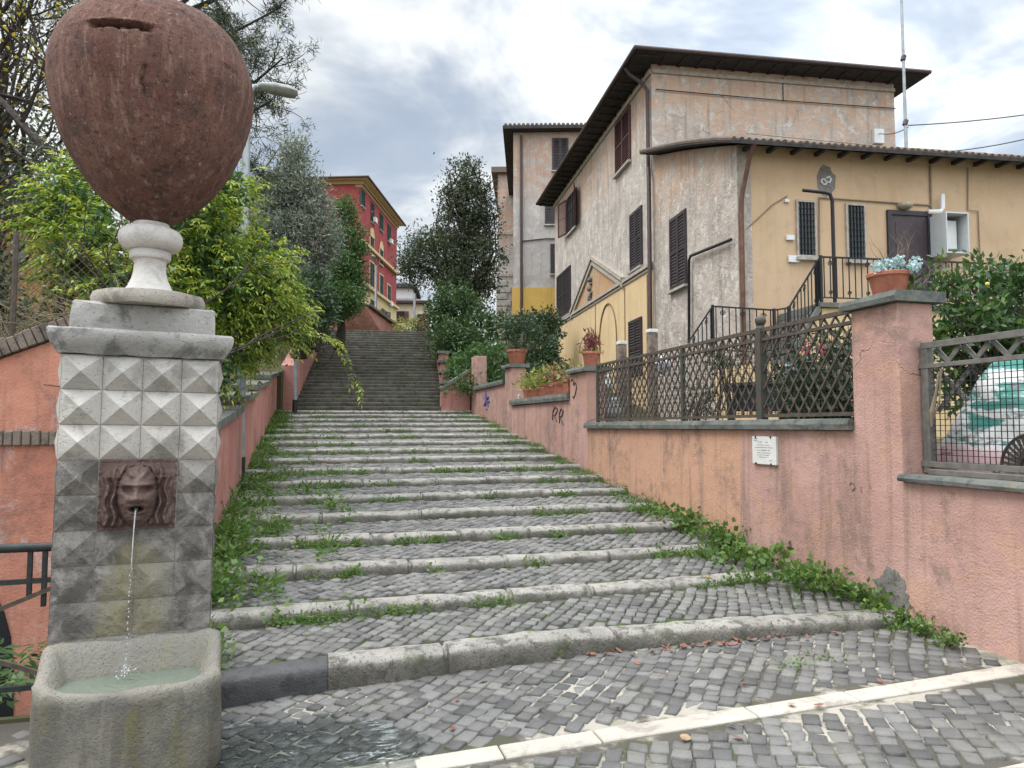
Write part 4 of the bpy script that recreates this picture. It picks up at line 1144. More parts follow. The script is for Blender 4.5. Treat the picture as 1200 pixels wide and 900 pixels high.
m.each('meter_box', WHITEP, wg, bevel=.008)
vv, zz = H.front(968, 212); m = MB()
m.prism([H(-.004, vv+.22*math.cos(a)*(1+.3*mnoise.noise(V((a*2, 0, 0)))), zz+.34*math.sin(a)*(1+.4*mnoise.noise(V((a*2, 3, 0))))) for a in np.linspace(0, 6.1, 18)], H.eu*.003)
gp = m.build('bare_patch', stone('patch_grey', (.24, .22, .2), (.18, .165, .15), (.1, .09, .08), .5, 10, .4), wg)
m = MB(); sp = [(968, 210), (971.5, 208), (973.5, 211), (972, 215), (968, 215), (965.5, 211), (963, 211.5), (962, 214.5), (965, 217.5), (968.5, 217)]
m.tube([H(-.015, *H.front(x, y-1)) for x, y in sp], .02, 5); m.build('graffiti', WHITEP, gp)
# black pipe standing on the landing and bent towards the wall
m = MB(); vv, zz = H.front(975, 226); u0_ = -1.25
a = at(975.5, 352, 13.8); b = at(974, 227, 13.8)
# antenna mast and overhead wires
am = thing('antenna_mast', 'tall thin antenna mast rising behind the ochre wing roof', 'antenna mast', at(1062, 165, 17.6))
b = at(1062, 172, 17.6); m = MB(); m.tube([b+V((0, 0, -.8)), b+V((0, 0, 2.0)), b+V((0, 0, 5.6))], [.04, .035, .025], 8)
m.build('mast', GALV, am, smooth=True, auto=40)
m = MB()
for z in (.55, 2.2): m.tube([b+V((-.02, 0, z)), b+V((.02, 0, z+.12))], .06, 8)
m.each('clamp', LEAD, am)
p = at(1064, 147, 17.6); wj = at(1030, 158, 17.6)
def wire(name, pts, label, r=.013, sag=.3):
    m = MB(); a, b = V(pts[0]), V(pts[1])
    m.tube([a+(b-a)*t-V((0, 0, sag*4*t*(1-t))) for t in np.linspace(0, 1, 15)], r, 5)
    return tag(m.build(name, BLACKP), label, 'wire')
wire('overhead_wire', (p, at(1330, 112, 17)), 'upper thin overhead wire running right from the antenna mast across the sky', .014, .12)
wire('overhead_wire', (at(1108, 178, 18.5), at(1340, 118, 16)), 'lower overhead wire sagging to the ochre wing roof at the right edge', .014, .2)
wire('overhead_wire', (p+V((0, 0, -.05)), H(UM-.1, H.front(1028, 160, UM)[0], H.front(1028, 158, UM)[1])), 'short wire from the mast to the white junction box', .012, .08)

# ------------------------------------------------------------------ outside steps and iron railing of the wing
UL0 = -1.5
lv0 = H.front(945, 330, -1.0)[0]; lv1 = 12.5
steps = thing('outside_steps', 'masonry steps and landing leading up to the dark door of the ochre wing', 'steps', H(-.7, 2, 1.4))
m = MB(); box_f(m, H, UL0, -.03, lv0, lv1, 1.0, ZL-.10); m.build('landing_base', YELLOW, steps)
m = MB(); box_f(m, H, UL0-.08, -.03, lv0-.05, lv1, ZL-.098, ZL); m.build('landing_slab', COPING, steps, bevel=.01)
lowz = 2.85; lva = H.front(868, 340, -.8)[0]; lvb = H.front(905, 350, -.8)[0]
nst = 7; m = MB()
for k in range(nst):
    a = lvb+(lv0-lvb)*k/nst; box_f(m, H, UL0+.15, -.03, a, lv0-.052, lowz+(ZL-lowz)*k/nst-.001*k-.3*(k == 0), lowz+(ZL-lowz)*(k+1)/nst-.04)
m.build('flight', COPING, steps)
m = MB(); m.prism([H(UL0+.02, lvb-.1, 1.0), H(UL0+.02, lv0-.053, 1.0), H(UL0+.02, lv0-.053, ZL-.15), H(UL0+.02, lvb-.1, lowz-.1)], H.eu*.12); m.build('side_wall', YELLOW, steps)
m = MB(); m.bar(H(UL0+.06, lvb-.15, lowz-.06), H(UL0+.06, lv0-.05, ZL-.10), .2, .09); m.build('stringer', COPING, steps)
m = MB(); box_f(m, H, UL0, -.03, lva-.2, lvb, 1.0, lowz-.09); m.build('lower_landing', YELLOW, steps)
rlg = thing('stair_railing', 'black wrought iron railing with scrolls round the landing and steps of the ochre wing', 'railing', H(UL0, 3, ZL))
top = [at(806, 402, 14.2), at(835, 359, 14.2), H(UL0+.1, lvb-.3, lowz+.95), H(UL0+.1, lvb, lowz+1.0), H(UL0+.06, lv0-.05, ZL+.78), H(UL0, lv0+.0, ZL+.88), H(UL0, lv1, ZL+.88)]
low = [top[0]+V((0, 0, -.25)), top[1]+V((0, 0, -.85)), H(UL0+.1, lvb-.3, lowz+.12), H(UL0+.1, lvb, lowz+.12), H(UL0+.06, lv0-.05, ZL+.02), H(UL0, lv0, ZL+.1), H(UL0, lv1, ZL+.1)]
m = MB(); m2 = MB(); m3 = MB(); m4 = MB()
for i in range(len(top)-1):
    m.bar(top[i], top[i+1], .04, .03); m.bar(low[i], low[i+1], .03, .02)
    ln = (top[i+1]-top[i]).length; n_ = max(1, int(ln/.13))
    for k in range(n_):
        t = (k+.5)/n_; a, b = low[i]+(low[i+1]-low[i])*t, top[i]+(top[i+1]-top[i])*t
        m2.bar(a, b, .016, .016)
        if k % 3 == 1 and ln > .5:
            d = (top[i+1]-top[i]).normalized(); c = b+V((0, 0, -.12))
            m3.tube([c+d*(.055*(1-s*.045)*math.cos(s*.62))+V((0, 0, .055*(1-s*.045)*math.sin(s*.62))) for s in range(16)], .009, 5)
            c = a+V((0, 0, .10))
            m3.tube([c+d*(.045*(1-s*.045)*math.cos(s*.62))+V((0, 0, .045*(1-s*.045)*math.sin(s*.62))) for s in range(16)], .008, 5)
    m4.bar(low[i+1]+V((0, 0, -.12)), top[i+1]+V((0, 0, .03)), .045, .045)
m.build('rails', BLACKP, rlg); m2.build('balusters', BLACKP, rlg); m3.each('scroll', BLACKP, rlg); m4.each('post', BLACKP, rlg)
bp = thing('lamp_pole', 'thin black pole bent at the top standing on the landing by the barred windows', 'pole', H(UL0+.15, lv0+.2, ZL))
a = H(UL0+.12, H.front(977, 300, UL0+.12)[0], ZL); zt_ = H.front(975, 226, UL0+.12)[1]; vl = H.front(941, 226, UL0+.12)[0]; va_ = H.front(975, 226, UL0+.12)[0]
m = MB(); m.tube([a, H(UL0+.12, va_, zt_-.15), H(UL0+.12, va_-.04, zt_-.03), H(UL0+.12, va_-.15, zt_), H(UL0+.12, vl, zt_+.02)], .035, 8); m.build('pole', BLACKP, bp, smooth=True, auto=60)
# second pole against the grey side wall
bp2 = thing('wall_pole', 'black pole against the grey side wall, bent over to the copper drainpipe', 'pole', H(1.5, -.2, 2))
pa = [H.side(x, y) for x, y in ((812, 400), (812, 305), (814, 300), (862, 281))]
m = MB(); m.tube([H(u_, -.1, z_) for u_, z_ in pa], .035, 8); m.build('pole', BLACKP, bp2, smooth=True, auto=60)

# ------------------------------------------------------------------ grey house behind, its neighbour
H2 = Frame(at(601.6, 500, 36), R(16.7))
h2 = thing('house', 'tall pale grey house with yellow ground floor standing behind the main house', 'house', H2(0, 0, 4))
z2 = H2.front(640, 155)[1]; zy2 = H2.front(640, 337)[1]
m = MB(); box_f(m, H2, 0, 12, 0, 9, zy2, z2); m.build('wall', GREYB, h2)
m = MB(); box_f(m, H2, -.06, 12, -.06, 9, 3, zy2-.002); m.build('yellow_wall', YELLOWB, h2)
s_, r_ = hip_roof(H2, 0, 12, 0, 9, z2, .52, 1.2, .16); rf = r_.build('roof', ROOFT, h2); s_.build('soffit', WOODD, rf)
m = MB(); tile_edge(m, H2(-.51, -.48, z2+.19), H2(-.51, 9.5, z2+.19), .09, .22, .6, H2.eu); m.build('tile_ends', ROOFT, rf)
for x0, x1, yt, yb in ((648, 665, 163, 199), (639.5, 655, 228, 262), (646, 661, 287, 320), (646, 661, 347, 385)):
    win_front(h2, H2, x0, x1, yt, yb, SHUTD, sill=True)
m = MB(); v_ = H2.front(611, 200)[0]; m.tube([H2(-.1, v_, z2-.2), H2(-.1, v_, 4)], .07, 8); m.build('drainpipe', LEAD, h2, smooth=True, auto=40)
m = MB(); zc = H2.front(611, 283)[1]; m.tube([H2(-.05, v_, zc), H2(-.05, v_+1.2, zc+.12), H2(-.05, 5, zc+.1)], .03, 5); m.build('wall_cable', BLACKP, h2)
H3 = Frame(at(583, 500, 46), R(16.7))
h3 = thing('house', 'narrow pale house end with stone corner blocks left of the grey house behind', 'house', H3(0, 0, 5))
z3 = H3.front(590, 204)[1]
m = MB(); box_f(m, H3, 0, 10, 0, 5, 4, z3); m.build('wall', GREYB, h3)
s_, r_ = hip_roof(H3, 0, 10, 0, 5, z3, .4, 1, .35); rf = r_.build('roof', ROOFT, h3); s_.build('soffit', plain('brown_eave', (.16, .12, .095), .8), rf)
m = MB(); zq = H3.front(590, 328)[1]; k = 0
while zq > 5: box_f(m, H3, -.10, .9, -.08, .85 if k % 2 else .6, zq-.40, zq-.03); zq -= .43; k += 1
m.build('corner_blocks', TRAV, h3, bevel=.03)
m = MB(); zz = H3.front(590, 275)[1]; box_f(m, H3, -.08, 10, -.08, 5.05, zz, zz+.18); zz = H3.front(590, 324)[1]; box_f(m, H3, -.08, 10, -.08, 5.05, zz, zz+.15); m.build('string_course', LIGHTST, h3)

# ------------------------------------------------------------------ red palazzo up the hill
F4 = Frame(at(420.5, 500, 55), R(19))
h4 = thing('house', 'red palazzo with cream window surrounds and ochre eaves at the top of the steps', 'house', F4(0, 0, 8))
z4 = F4.side(421, 208)[1]; U4 = 12.2
m = MB(); box_f(m, F4, 0, U4, -16, 0, 6, z4); m.build('wall', RED, h4)
FS = Frame(at(420.5, 500, 55), R(19)); 
class Flip(Frame): pass
def side4(px, py): p = onplane(px, py, F4(0, 0, 0), F4.ev); return (p-F4(0, 0, 0)).dot(F4.eu), p.z
m = MB(); zb2 = side4(430, 338)[1]; box_f(m, F4, -.0, U4+.01, -.5, .03, 6, zb2); m.build('cream_base', CREAM, h4)
m = MB()
for (x, y) in ((424, 285), (430, 338)):
    zz = side4(x, y)[1]; box_f(m, F4, -.2, U4+.2, .032, .26, zz, zz+.22)
m.build('string_course', CREAM, h4)
m = MB(); box_f(m, F4, -.15, U4+.15, -16, .18, z4-.28, z4-.002); box_f(m, F4, -.03, U4+.05, -.5, .05, z4-.5, z4-.282); m.build('frieze', plain('frieze_paint', (.40, .27, .15), .85, 0, .2, 5), h4)
s_, r_ = hip_roof(F4, 0, U4, -16, 0, z4, .6, 2.0, .18); rf = r_.build('roof', ROOFT, h4); s_.build('soffit', CREAM, rf)
m = MB(); m.tube([F4(-.65, .65, z4+.1), F4(U4+.65, .65, z4+.1)], .09, 8); m.tube([F4(-.65, .65, z4+.1), F4(-.65, -16.6, z4+.1)], .09, 8); m.build('gutter', LEAD, rf)
def w4(x0, x1, yt, yb, mat, surround=None, **kw):
    u0, zt = side4(x0, yt); _, zb = side4(x0, yb); u1, _ = side4(x1, yt); a, b = min(u0, u1), max(u0, u1)
    return window(h4, F4(a, 0.0, zb), F4.eu, F4.ev, b-a, zt-zb, mat, surround=surround, **kw)
for x0, x1, yt, yb in ((423.2, 427.4, 221, 240), (434.5, 438.4, 236, 259), (444.8, 448.6, 249, 268), (454, 457.6, 262, 281)): w4(x0, x1, yt, yb, SHUTG)
for x0, x1, yt, yb in ((433.5, 437.8, 276, 295), (444.8, 448.4, 291, 308)):
    w = w4(x0, x1, yt, yb, SHUTG, CREAM)
    u0, zt = side4(x0, yt); u1, _ = side4(x1, yt); mm = MB(); uc = (u0+u1)/2; rr_ = abs(u1-u0)/2+.12
    pts = [F4(uc+rr_*math.cos(a), .03, zt+rr_*1.1*math.sin(a)) for a in np.linspace(0, math.pi, 12)]
    mm.prism(pts, F4.ev*.04); mm.build('arch', CREAM, w)
for x0, x1, yt, yb in ((433.2, 438, 306, 334), (444.8, 449, 321, 344), (453.8, 457.5, 333, 354)): w4(x0, x1, yt, yb, SHUTG, CREAM)
for x0, x1, yt, yb in ((434, 439, 351, 361), (447, 451.5, 362, 372)): w4(x0, x1, yt, yb, SHUTG, None, sill=False, off=.032, style='open' if x0 > 440 else 'closed')
m = MB()
for x, y in ((437, 258), (456, 283), (456, 356)):
    u_, z_ = side4(x, y); box_f(m, F4, u_-.3, u_+.3, .08, .32, z_-.22, z_+.2)
m.each('air_conditioner', WHITEP, h4, bevel=.03)
m = MB(); box_f(m, F4, 4.5, 5.4, -15, -14.1, z4+1.2, z4+4.0); box_f(m, F4, 4.4, 5.5, -15.1, -14.0, z4+4.0, z4+4.2)
m.build('chimney', GREYB, rf)

# cream house far behind at the end of the street
F5 = Frame(at(440, 500, 85), R(12))
h5 = thing('house', 'distant cream house with white upper storey at the end of the street', 'house', F5(0, 0, 8))
v1 = F5.front(499, 360)[0]; zr5 = F5.front(480, 356)[1]
m = MB(); box_f(m, F5, 0, 9, 0, v1, 7, zr5); m.build('wall', plaster('pale_cream_plaster', (.60, .53, .40), (.55, .48, .36), (.4, .35, .27), .3, .1, None, 15), h5)
s_, r_ = hip_roof(F5, 0, 9, 0, v1, zr5, .6, .9, .3); rf = r_.build('roof', ROOFT, h5); s_.build('soffit', WOODD, rf)
m = MB(); va, vb = F5.front(455, 345)[0], F5.front(482, 345)[0]; zw = F5.front(470, 334)[1]; box_f(m, F5, 2, 9, va, vb, zr5, zw); up5 = m.build('upper_storey', WHITEW, h5)
s_, r_ = hip_roof(F5, 2, 9, va, vb, zw, .5, .6, .4); r_.build('upper_roof', WOODD, up5); s_.build('soffit', WOODD, up5)
win_front(h5, F5, 461.5, 473.5, 365, 378, SHUTR, style='open', sill=False)
# pink parapet along the street in front of the red palazzo
tw = thing('street_parapet', 'pink parapet wall rising to the left at the top of the upper steps', 'wall', at(440, 388, 34))
q = [at(372, 392, 34), at(372, 373, 34), at(405, 368, 34), at(427, 357, 34), at(467, 386.5, 36), at(467, 392, 36)]
q = [V((p.x, p.y, 4.9)) if i in (0, 5) else p for i, p in enumerate(q)]
MB().prism(q, FH*.4).build('plastered_wall', PINKF, tw)
m = MB()
for i in range(1, 4): m.bar(q[i]+FH*.2+V((0, 0, .05)), q[i+1]+FH*.2+V((0, 0, .05)), .55, .1)
m.build('coping', BRICKCOP, tw)
br = thing('brick_pier', 'small orange brick pier at the far end of the street beside the stepped wall', 'pier', at(496, 388, 40))
c = at(496, 388, 40); m = MB(); m.box(c.x-.32, c.x+.32, c.y-.32, c.y+.32, 4.8, at(496, 372, 40).z); m.build('pier', plaster('brick_red', (.42, .16, .09), (.36, .13, .07), (.2, .1, .08), .3, .4, None, 12), br, bevel=.02)
z_ = at(496, 372, 40).z; MB().box(c.x-.38, c.x+.38, c.y-.38, c.y+.38, z_, z_+.12).build('cap', COPING, br)
# ochre house at far left behind the bare tree
F6 = Frame(at(52, 500, 16), R(-10))
h6 = thing('house', 'orange ochre house wall half hidden behind the bare tree at the left edge', 'house', F6(0, -2, 2))
m = MB(); z6 = at(30, 240, 16).z; box_f(m, F6, 0, 8, -9, 0, 1, z6); m.build('wall', OCHREL, h6)
s_, r_ = hip_roof(F6, 0, 8, -9, 0, z6, .5, 1.4, .15); rf = r_.build('roof', ROOFT, h6); s_.build('soffit', WOODD, rf)
v_, z_ = F6.front(23, 296); m = MB(); box_f(m, F6, -.12, -.004, v_-.12, v_+.12, z_-.25, z_+.25); m.build('meter_box', GALV, h6, bevel=.01)
window(h6, F6(0, -3.2, z_+1.0), F6.ev, -F6.eu, .9, 1.4, SHUTG)
# ------------------------------------------------------------------ lattice fences on the garden wall
def lattice(mb, y0, y1, z0, z1, sp, slope, w, x, dx, T=None):
    for sg in (1, -1):
        c = -4.0
        while c < (y1-y0)+4:
            pts = []
            for t in np.linspace(-4, 8, 2): pass
            # line: z = z0 + sg*slope*(y-y0-c)
            ys = []
            for zz in (z0, z1): ys.append(y0+c+sg*(zz-z0)/slope)
            a, b = sorted(ys); a2, b2 = max(a, y0), min(b, y1)
            if b2-a2 > .03:
                f = lambda y: z0+sg*slope*(y-y0-c)
                mb.bar((x+dx*sg, a2, f(a2)), (x+dx*sg, b2, f(b2)), w, .012, side=(1, 0, 0))
            c += sp
fx = 4.63
fence = thing('lattice_fence', 'dark green iron lattice fence with ball topped post on the long wall coping', 'fence', (fx, 8.5, 1.67))
posts = [5.33, 6.78, 8.5, 10.15, 11.43]
for k, y in enumerate(posts):
    m = MB(); w = .09 if k == 1 else .05
    m.box(fx-w/2, fx+w/2, y-w/2, y+w/2, 1.67, 2.66)
    if k == 1: m.ball((fx, y, 2.74), .06, 10); m.lathe([(.05, 0), (.03, .03), (.03, .06)], 10, (fx, y, 2.66))
    m.build('post', GREENIRON, fence, bevel=.004)
for a, b in zip(posts, posts[1:]):
    m = MB()
    for z, h in ((1.715, .035), (2.53, .03), (2.635, .04)): m.box(fx-.018, fx+.018, a+.03, b-.03, z-h/2, z+h/2)
    m.each('rail', RUSTY, fence)
    m = MB(); lattice(m, a+.03, b-.03, 1.73, 2.62, .155, 1.25, .019, fx, .010); m.build('lattice_panel', RUSTY, fence)
    m = MB()
    for y in np.arange(a+.06, b-.03, .055): m.bar((fx+.035, y, 1.72), (fx+.035, y, 2.53), .0045, .0045)
    for z in np.arange(1.75, 2.53, .055): m.bar((fx+.04, a, z), (fx+.04, b, z), .0045, .0045)
    m.build('wire_mesh', IRON, fence)
fx2 = 4.72
WOODF = plain('weathered_fence_wood', (.17, .16, .145), .85, 0, .3, 14, .2, .5)
fence2 = thing('trellis_fence', 'grey wooden trellis fence with square wire mesh at the right edge', 'fence', (fx2, 3, 1.24))
m = MB(); m.box(fx2-.03, fx2+.03, 4.66, 4.73, 1.235, 2.26); m.build('post', WOODF, fence2, bevel=.004)
for z, h, e in ((2.245, .05, 0), (2.08, .035, .08), (1.305, .045, .08)):
    m = MB(); m.box(fx2-.035, fx2-.005, 1.0, 4.66+e+.06, z-h/2, z+h/2); m.build('rail', WOODF, fence2, bevel=.003)
m = MB(); lattice(m, 2.0, 4.66, 2.095, 2.22, .25, 1.05, .035, fx2+.01, .01); m.build('trellis_strip', WOODF, fence2)
m = MB(); m.bar((fx2+.02, 4.62, 1.72), (fx2+.02, 4.28, 2.08), .035, .012, side=(1, 0, 0)); m.bar((fx2+.03, 4.64, 2.06), (fx2+.03, 4.36, 1.80), .035, .012, side=(1, 0, 0)); m.each('loose_slat', WOODF, fence2)
m = MB()
for y in np.arange(1.2, 4.66, .047): m.bar((fx2, y+rnd.uniform(-.004, .004), 1.3), (fx2, y, 2.08), .005, .005)
for z in np.arange(1.33, 2.06, .047): m.bar((fx2+.004, 1.0, z), (fx2+.004, 4.66, z+rnd.uniform(-.004, .004)), .005, .005)
m.build('wire_mesh', IRON, fence2)
m = MB(); m.tube([(fx2-.03, 4.55, 2.03), (fx2-.05, 4.57, 1.85), (fx2-.06, 4.60, 1.72), (fx2-.05, 4.62, 1.6)], [.008, .012, .02, .008], 6)
m.tube([(fx2-.03, 4.53, 2.05), (fx2-.05, 4.54, 1.8), (fx2-.05, 4.60, 1.66)], .006, 5)
tag(m.build('rope', plain('frayed_rope', (.24, .19, .14), .95)), 'frayed brown rope tied to the trellis fence post', 'rope')
m = MB(); m.box(4.62, 4.7, 2.0, 4.62, 1.229, 1.27); tag(m.build('plank', WOODF, bevel=.004), 'old wooden plank lying on the wall coping under the trellis fence', 'plank')
for y, lab in ((4.17, 'left one of two crumpled white paper scraps on the coping behind the trellis'), (3.98, 'right one of two crumpled white paper scraps on the coping behind the trellis')):
    m = MB(); m.ball((4.78, y, 1.285), .032, 5)
    m.v = [(x+rnd.uniform(-.012, .012), yy+rnd.uniform(-.015, .015), z+rnd.uniform(-.01, .01)) for x, yy, z in m.v]
    tag(m.build('paper_scrap', WHITEP), lab, 'litter')

# painted plastic sheet draped behind the trellis
def tarp():
    nx, nz = 60, 30; m = MB(); vs = []
    for j in range(nz+1):
        for i in range(nx+1):
            y = 5.02-2.6*i/nx; t = j/nz
            top = 1.28+.84*min(1, max(.02, (5.02-y)/.60))**.6
            z = 1.20+(top-1.20)*t
            x = 4.92+.22*t*t+.03*mnoise.noise(V((y*3, z*4, 0)))+.012*mnoise.noise(V((y*11, z*13, 2)))+.05*math.sin(y*4)
            vs.append((x, y, z))
    w = nx+1
    m.add(vs, [(j*w+i, j*w+i+1, (j+1)*w+i+1, (j+1)*w+i) for j in range(nz) for i in range(nx)])
    t = NT('painted_plastic_sheet'); p = t.pos(); x, y, z = t.sep(p)
    n1 = t.noise(t.scale(p, (1, 1.6, 5)), 1.6, 5, .6, .5)
    b = t.mix(t.sstep(n1, .50, .56), (.66, .67, .66), (.06, .26, .22))
    zz = t.math('ADD', z, t.math('MULTIPLY', t.noise(p, 3, 4), .12))
    b = t.mix(t.math('MULTIPLY', t.sstep(zz, 1.47, 1.53, 1, 0), .9), b, (.62, .40, .42))
    b = t.mix(t.math('MULTIPLY', t.sstep(t.noise(t.scale(p, (1, 1.2, 2.5)), 3.3, 7, .7, .8), .56, .64), .75), b, (.13, .13, .15))
    mt = t.out(b, .45, t.bump(t.noise(p, 9, 5), .5, .03), spec=.4)
    o = m.build('plastic_sheet', mt, smooth=True); s = o.modifiers.new('thick', 'SOLIDIFY'); s.thickness = .01
    tag(o, 'white, teal and pink painted plastic sheet draped behind the trellis fence', 'plastic sheet')
tarp()
fan = thing('rattan_fan', 'fan shaped rattan piece with radiating slats behind the trellis fence', 'garden ornament', (4.83, 3.93, 1.28))
c = V((4.84, 3.93, 1.30)); m = MB(); m2 = MB()
for k in range(19):
    a = math.pi*k/18; d = V((0, math.cos(a), math.sin(a)))
    m.bar(c+d*.11, c+d*.25, .018, .01, side=(1, 0, 0))
for rr_, r_ in ((.25, .012), (.11, .01)): m2.tube([c+V((0, math.cos(a)*rr_, math.sin(a)*rr_)) for a in np.linspace(0, math.pi, 24)], r_, 6)
m2.tube([c+V((0, -.25, 0)), c+V((0, .25, 0))], .012, 6)
m.build('slats', RUSTY, fan); m2.build('rim', RUSTY, fan, smooth=True)
MB().prism([c+V((.012, math.cos(a)*.108, math.sin(a)*.108)) for a in np.linspace(0, math.pi, 16)], (.008, 0, 0)).build('centre_disc', plain('woven_disc', (.2, .18, .14), .9), fan)

# ------------------------------------------------------------------ stone plaque with incised lines
pl = [onplane(x, y, (4.5, 0, 0), V((1, 0, 0))) for x, y in ((884.5, 543), (912.5, 543.5))]
y0, y1 = pl[1].y, pl[0].y; zb = pl[0].z; zt = onplane(898, 511.5, (4.5, 0, 0), V((1, 0, 0))).z
plq = thing('stone_plaque', 'small white marble plaque with dark inscription fixed to the pink wall', 'plaque', (4.49, (y0+y1)/2, zb))
MB().box(4.472, 4.5, y0, y1, zb, zt).build('slab', plain('white_marble', (.68, .67, .64), .5, 0, .1, 8), plq, bevel=.003)
m = MB(); W_, H_ = y1-y0, zt-zb
lines = [(.90, .07, .22), (.83, .07, .24), (.78, .27, .70), (.68, .22, .73), (.59, .14, .88), (.49, .21, .77), (.40, .23, .78), (.32, .22, .76), (.24, .30, .68), (.13, .66, .84)]
for f, a, b in lines:
    s = a
    while s < b:
        wl = rnd.uniform(.014, .03); hh = rnd.uniform(.022, .034)
        if rnd.random() > .16:
            yy = y1-W_*(s+wl/2); z_ = zb+H_*f
            for q in (0, 1): m.box(4.4695, 4.4715, yy-W_*wl*(.45 if q else .1), yy+W_*wl*(.45 if q else .1), z_+(hh*H_*.4 if q else 0), z_+(hh*H_*.55 if q else hh*H_))
        s += wl+.011
m.build('inscription', SPRAY, plq)
m = MB()
for a in (.17, .80):
    for z in (zb+.006, zt-.006): m.tube([(4.474, y1-W_*a, z), (4.462, y1-W_*a, z)], .010, 8)
m.each('bolt', IRON, plq)

# ------------------------------------------------------------------ leaves, materials
LM_WIST = leafmat('wisteria_leaf', [(0, (.045, .10, .02)), (.35, (.12, .205, .03)), (.68, (.29, .35, .055)), (1, (.62, .57, .16))], .38)
LM_DARK = leafmat('dark_evergreen_leaf', [(0, (.022, .042, .022)), (.6, (.045, .08, .04)), (1, (.09, .13, .065))], .15, .4)
LM_MAG = leafmat('dull_green_leaf', [(0, (.03, .042, .025)), (.6, (.06, .08, .045)), (1, (.12, .125, .08))], .2, .4)
LM_OLIVE = leafmat('grey_olive_leaf', [(0, (.085, .105, .08)), (.6, (.18, .205, .17)), (1, (.34, .36, .31))], .2, .5)
LM_GREEN = leafmat('mid_green_leaf', [(0, (.03, .07, .025)), (.6, (.06, .125, .04)), (1, (.13, .20, .06))], .25)
LM_SHRUB = leafmat('deep_green_leaf', [(0, (.022, .05, .02)), (.6, (.045, .095, .033)), (1, (.11, .16, .05))], .2)
LM_CITRUS = leafmat('citrus_leaf', [(0, (.022, .055, .02)), (.65, (.05, .10, .035)), (.9, (.12, .19, .04)), (1, (.3, .38, .06))], .25, .35)
LM_WEED = leafmat('weed_leaf', [(0, (.05, .10, .025)), (.6, (.10, .185, .045)), (1, (.21, .29, .08))], .3)
LM_YEL = leafmat('autumn_leaf', [(0, (.10, .12, .03)), (.5, (.30, .27, .05)), (1, (.50, .36, .07))], .35)
LM_DRY = leafmat('dry_leaf', [(0, (.12, .07, .04)), (1, (.30, .17, .10))], .2)
LM_NEED = leafmat('pine_needle', [(0, (.02, .03, .018)), (1, (.07, .09, .045))], .1)
LM_BLUE = leafmat('blue_petal', [(0, (.28, .42, .50)), (1, (.55, .68, .72))], .2)
LM_RED = leafmat('reddish_leaf', [(0, (.10, .03, .03)), (1, (.24, .09, .075))], .2)
LM_FLAX = leafmat('yellow_green_leaf', [(0, (.10, .14, .03)), (.6, (.22, .24, .06)), (1, (.36, .30, .10))], .25)

def compound(P, D, pairs, ln, L_, W_):
    n = len(P); D = unit(D); up_ = np.array([0, 0, 1.0])
    S = unit(np.cross(D, up_+rng.normal(size=(n, 3))*.35)); vv = []; 
    for k in range(pairs+1):
        t = ln*(k+.7)/pairs
        B = P+D*t[:, None]-up_*(t**2*1.1)[:, None]
        for sg in ((1, -1) if k < pairs else (0,)):
            d = D*.55+S*sg*.9-up_*(.25+.5*t/ln.max())[:, None]
            d = unit(d+rng.normal(size=(n, 3))*.13); Sd = unit(np.cross(d, up_+rng.normal(size=(n, 3))*.3)); N = np.cross(d, Sd)
            l = L_*rng.uniform(.75, 1.15, (n, 1)); w = W_*rng.uniform(.8, 1.15, (n, 1))
            v = np.empty((n, 4, 3)); v[:, 0] = B; v[:, 2] = B+d*l
            v[:, 1] = B+d*l*.4+Sd*w*.5-N*w*.12; v[:, 3] = B+d*l*.4-Sd*w*.5-N*w*.12
            vv.append(v.reshape(-1, 3))
    v = np.concatenate(vv); return v, np.arange(len(v)).reshape(-1, 4)

# wisteria over the left wall
wi = thing('wisteria', 'bright yellow green wisteria spilling over the left wall behind the urn', 'climbing plant', (-1.7, 9.5, 1.6))
WB = [blob(88, 245, 8.6, 44, 42), blob(92, 312, 8.2, 34, 34), blob(120, 300, 8.4, 50, 55), blob(150, 345, 8.0, 50, 45), blob(225, 270, 9.0, 45, 55), blob(262, 225, 9.4, 28, 25),
      blob(255, 330, 9.2, 50, 60), blob(300, 345, 10, 42, 50), blob(322, 376, 10.6, 30, 28), blob(285, 392, 9.8, 34, 34), blob(262, 432, 9.2, 18, 34), blob(340, 362, 11, 16, 12), blob(305, 300, 10.2, 26, 24)]
P, O = blob_pts(WB, 26, .08, 3.6, .55)
D = O*1.0+rng.normal(size=P.shape)*.45+np.array([0, 0, .1])
v, f = compound(P, D, 5, rng.uniform(.16, .30, len(P)), .088, .030)
npmesh('foliage', v, f, LM_WIST, wi)
m = MB(); tips = []
for k in range(4):
    branch(m, (-1.9+rnd.uniform(-.3, .3), 8+k*.4, 1.7), (rnd.uniform(-.3, .6), rnd.uniform(-.4, .2), .7), 1.3, .025, 2, tips, .3)
m.build('stems', BARK, wi)
P, O = blob_pts([(c, a*.78, b*.78, d*.78) for c, a, b, d in WB], 40, .10, 9, .3)
v, f = leaf_arrays(P, rng.normal(size=P.shape)+O*.3, .12, .055); npmesh('inner_foliage', v, f, LM_GREEN, wi)
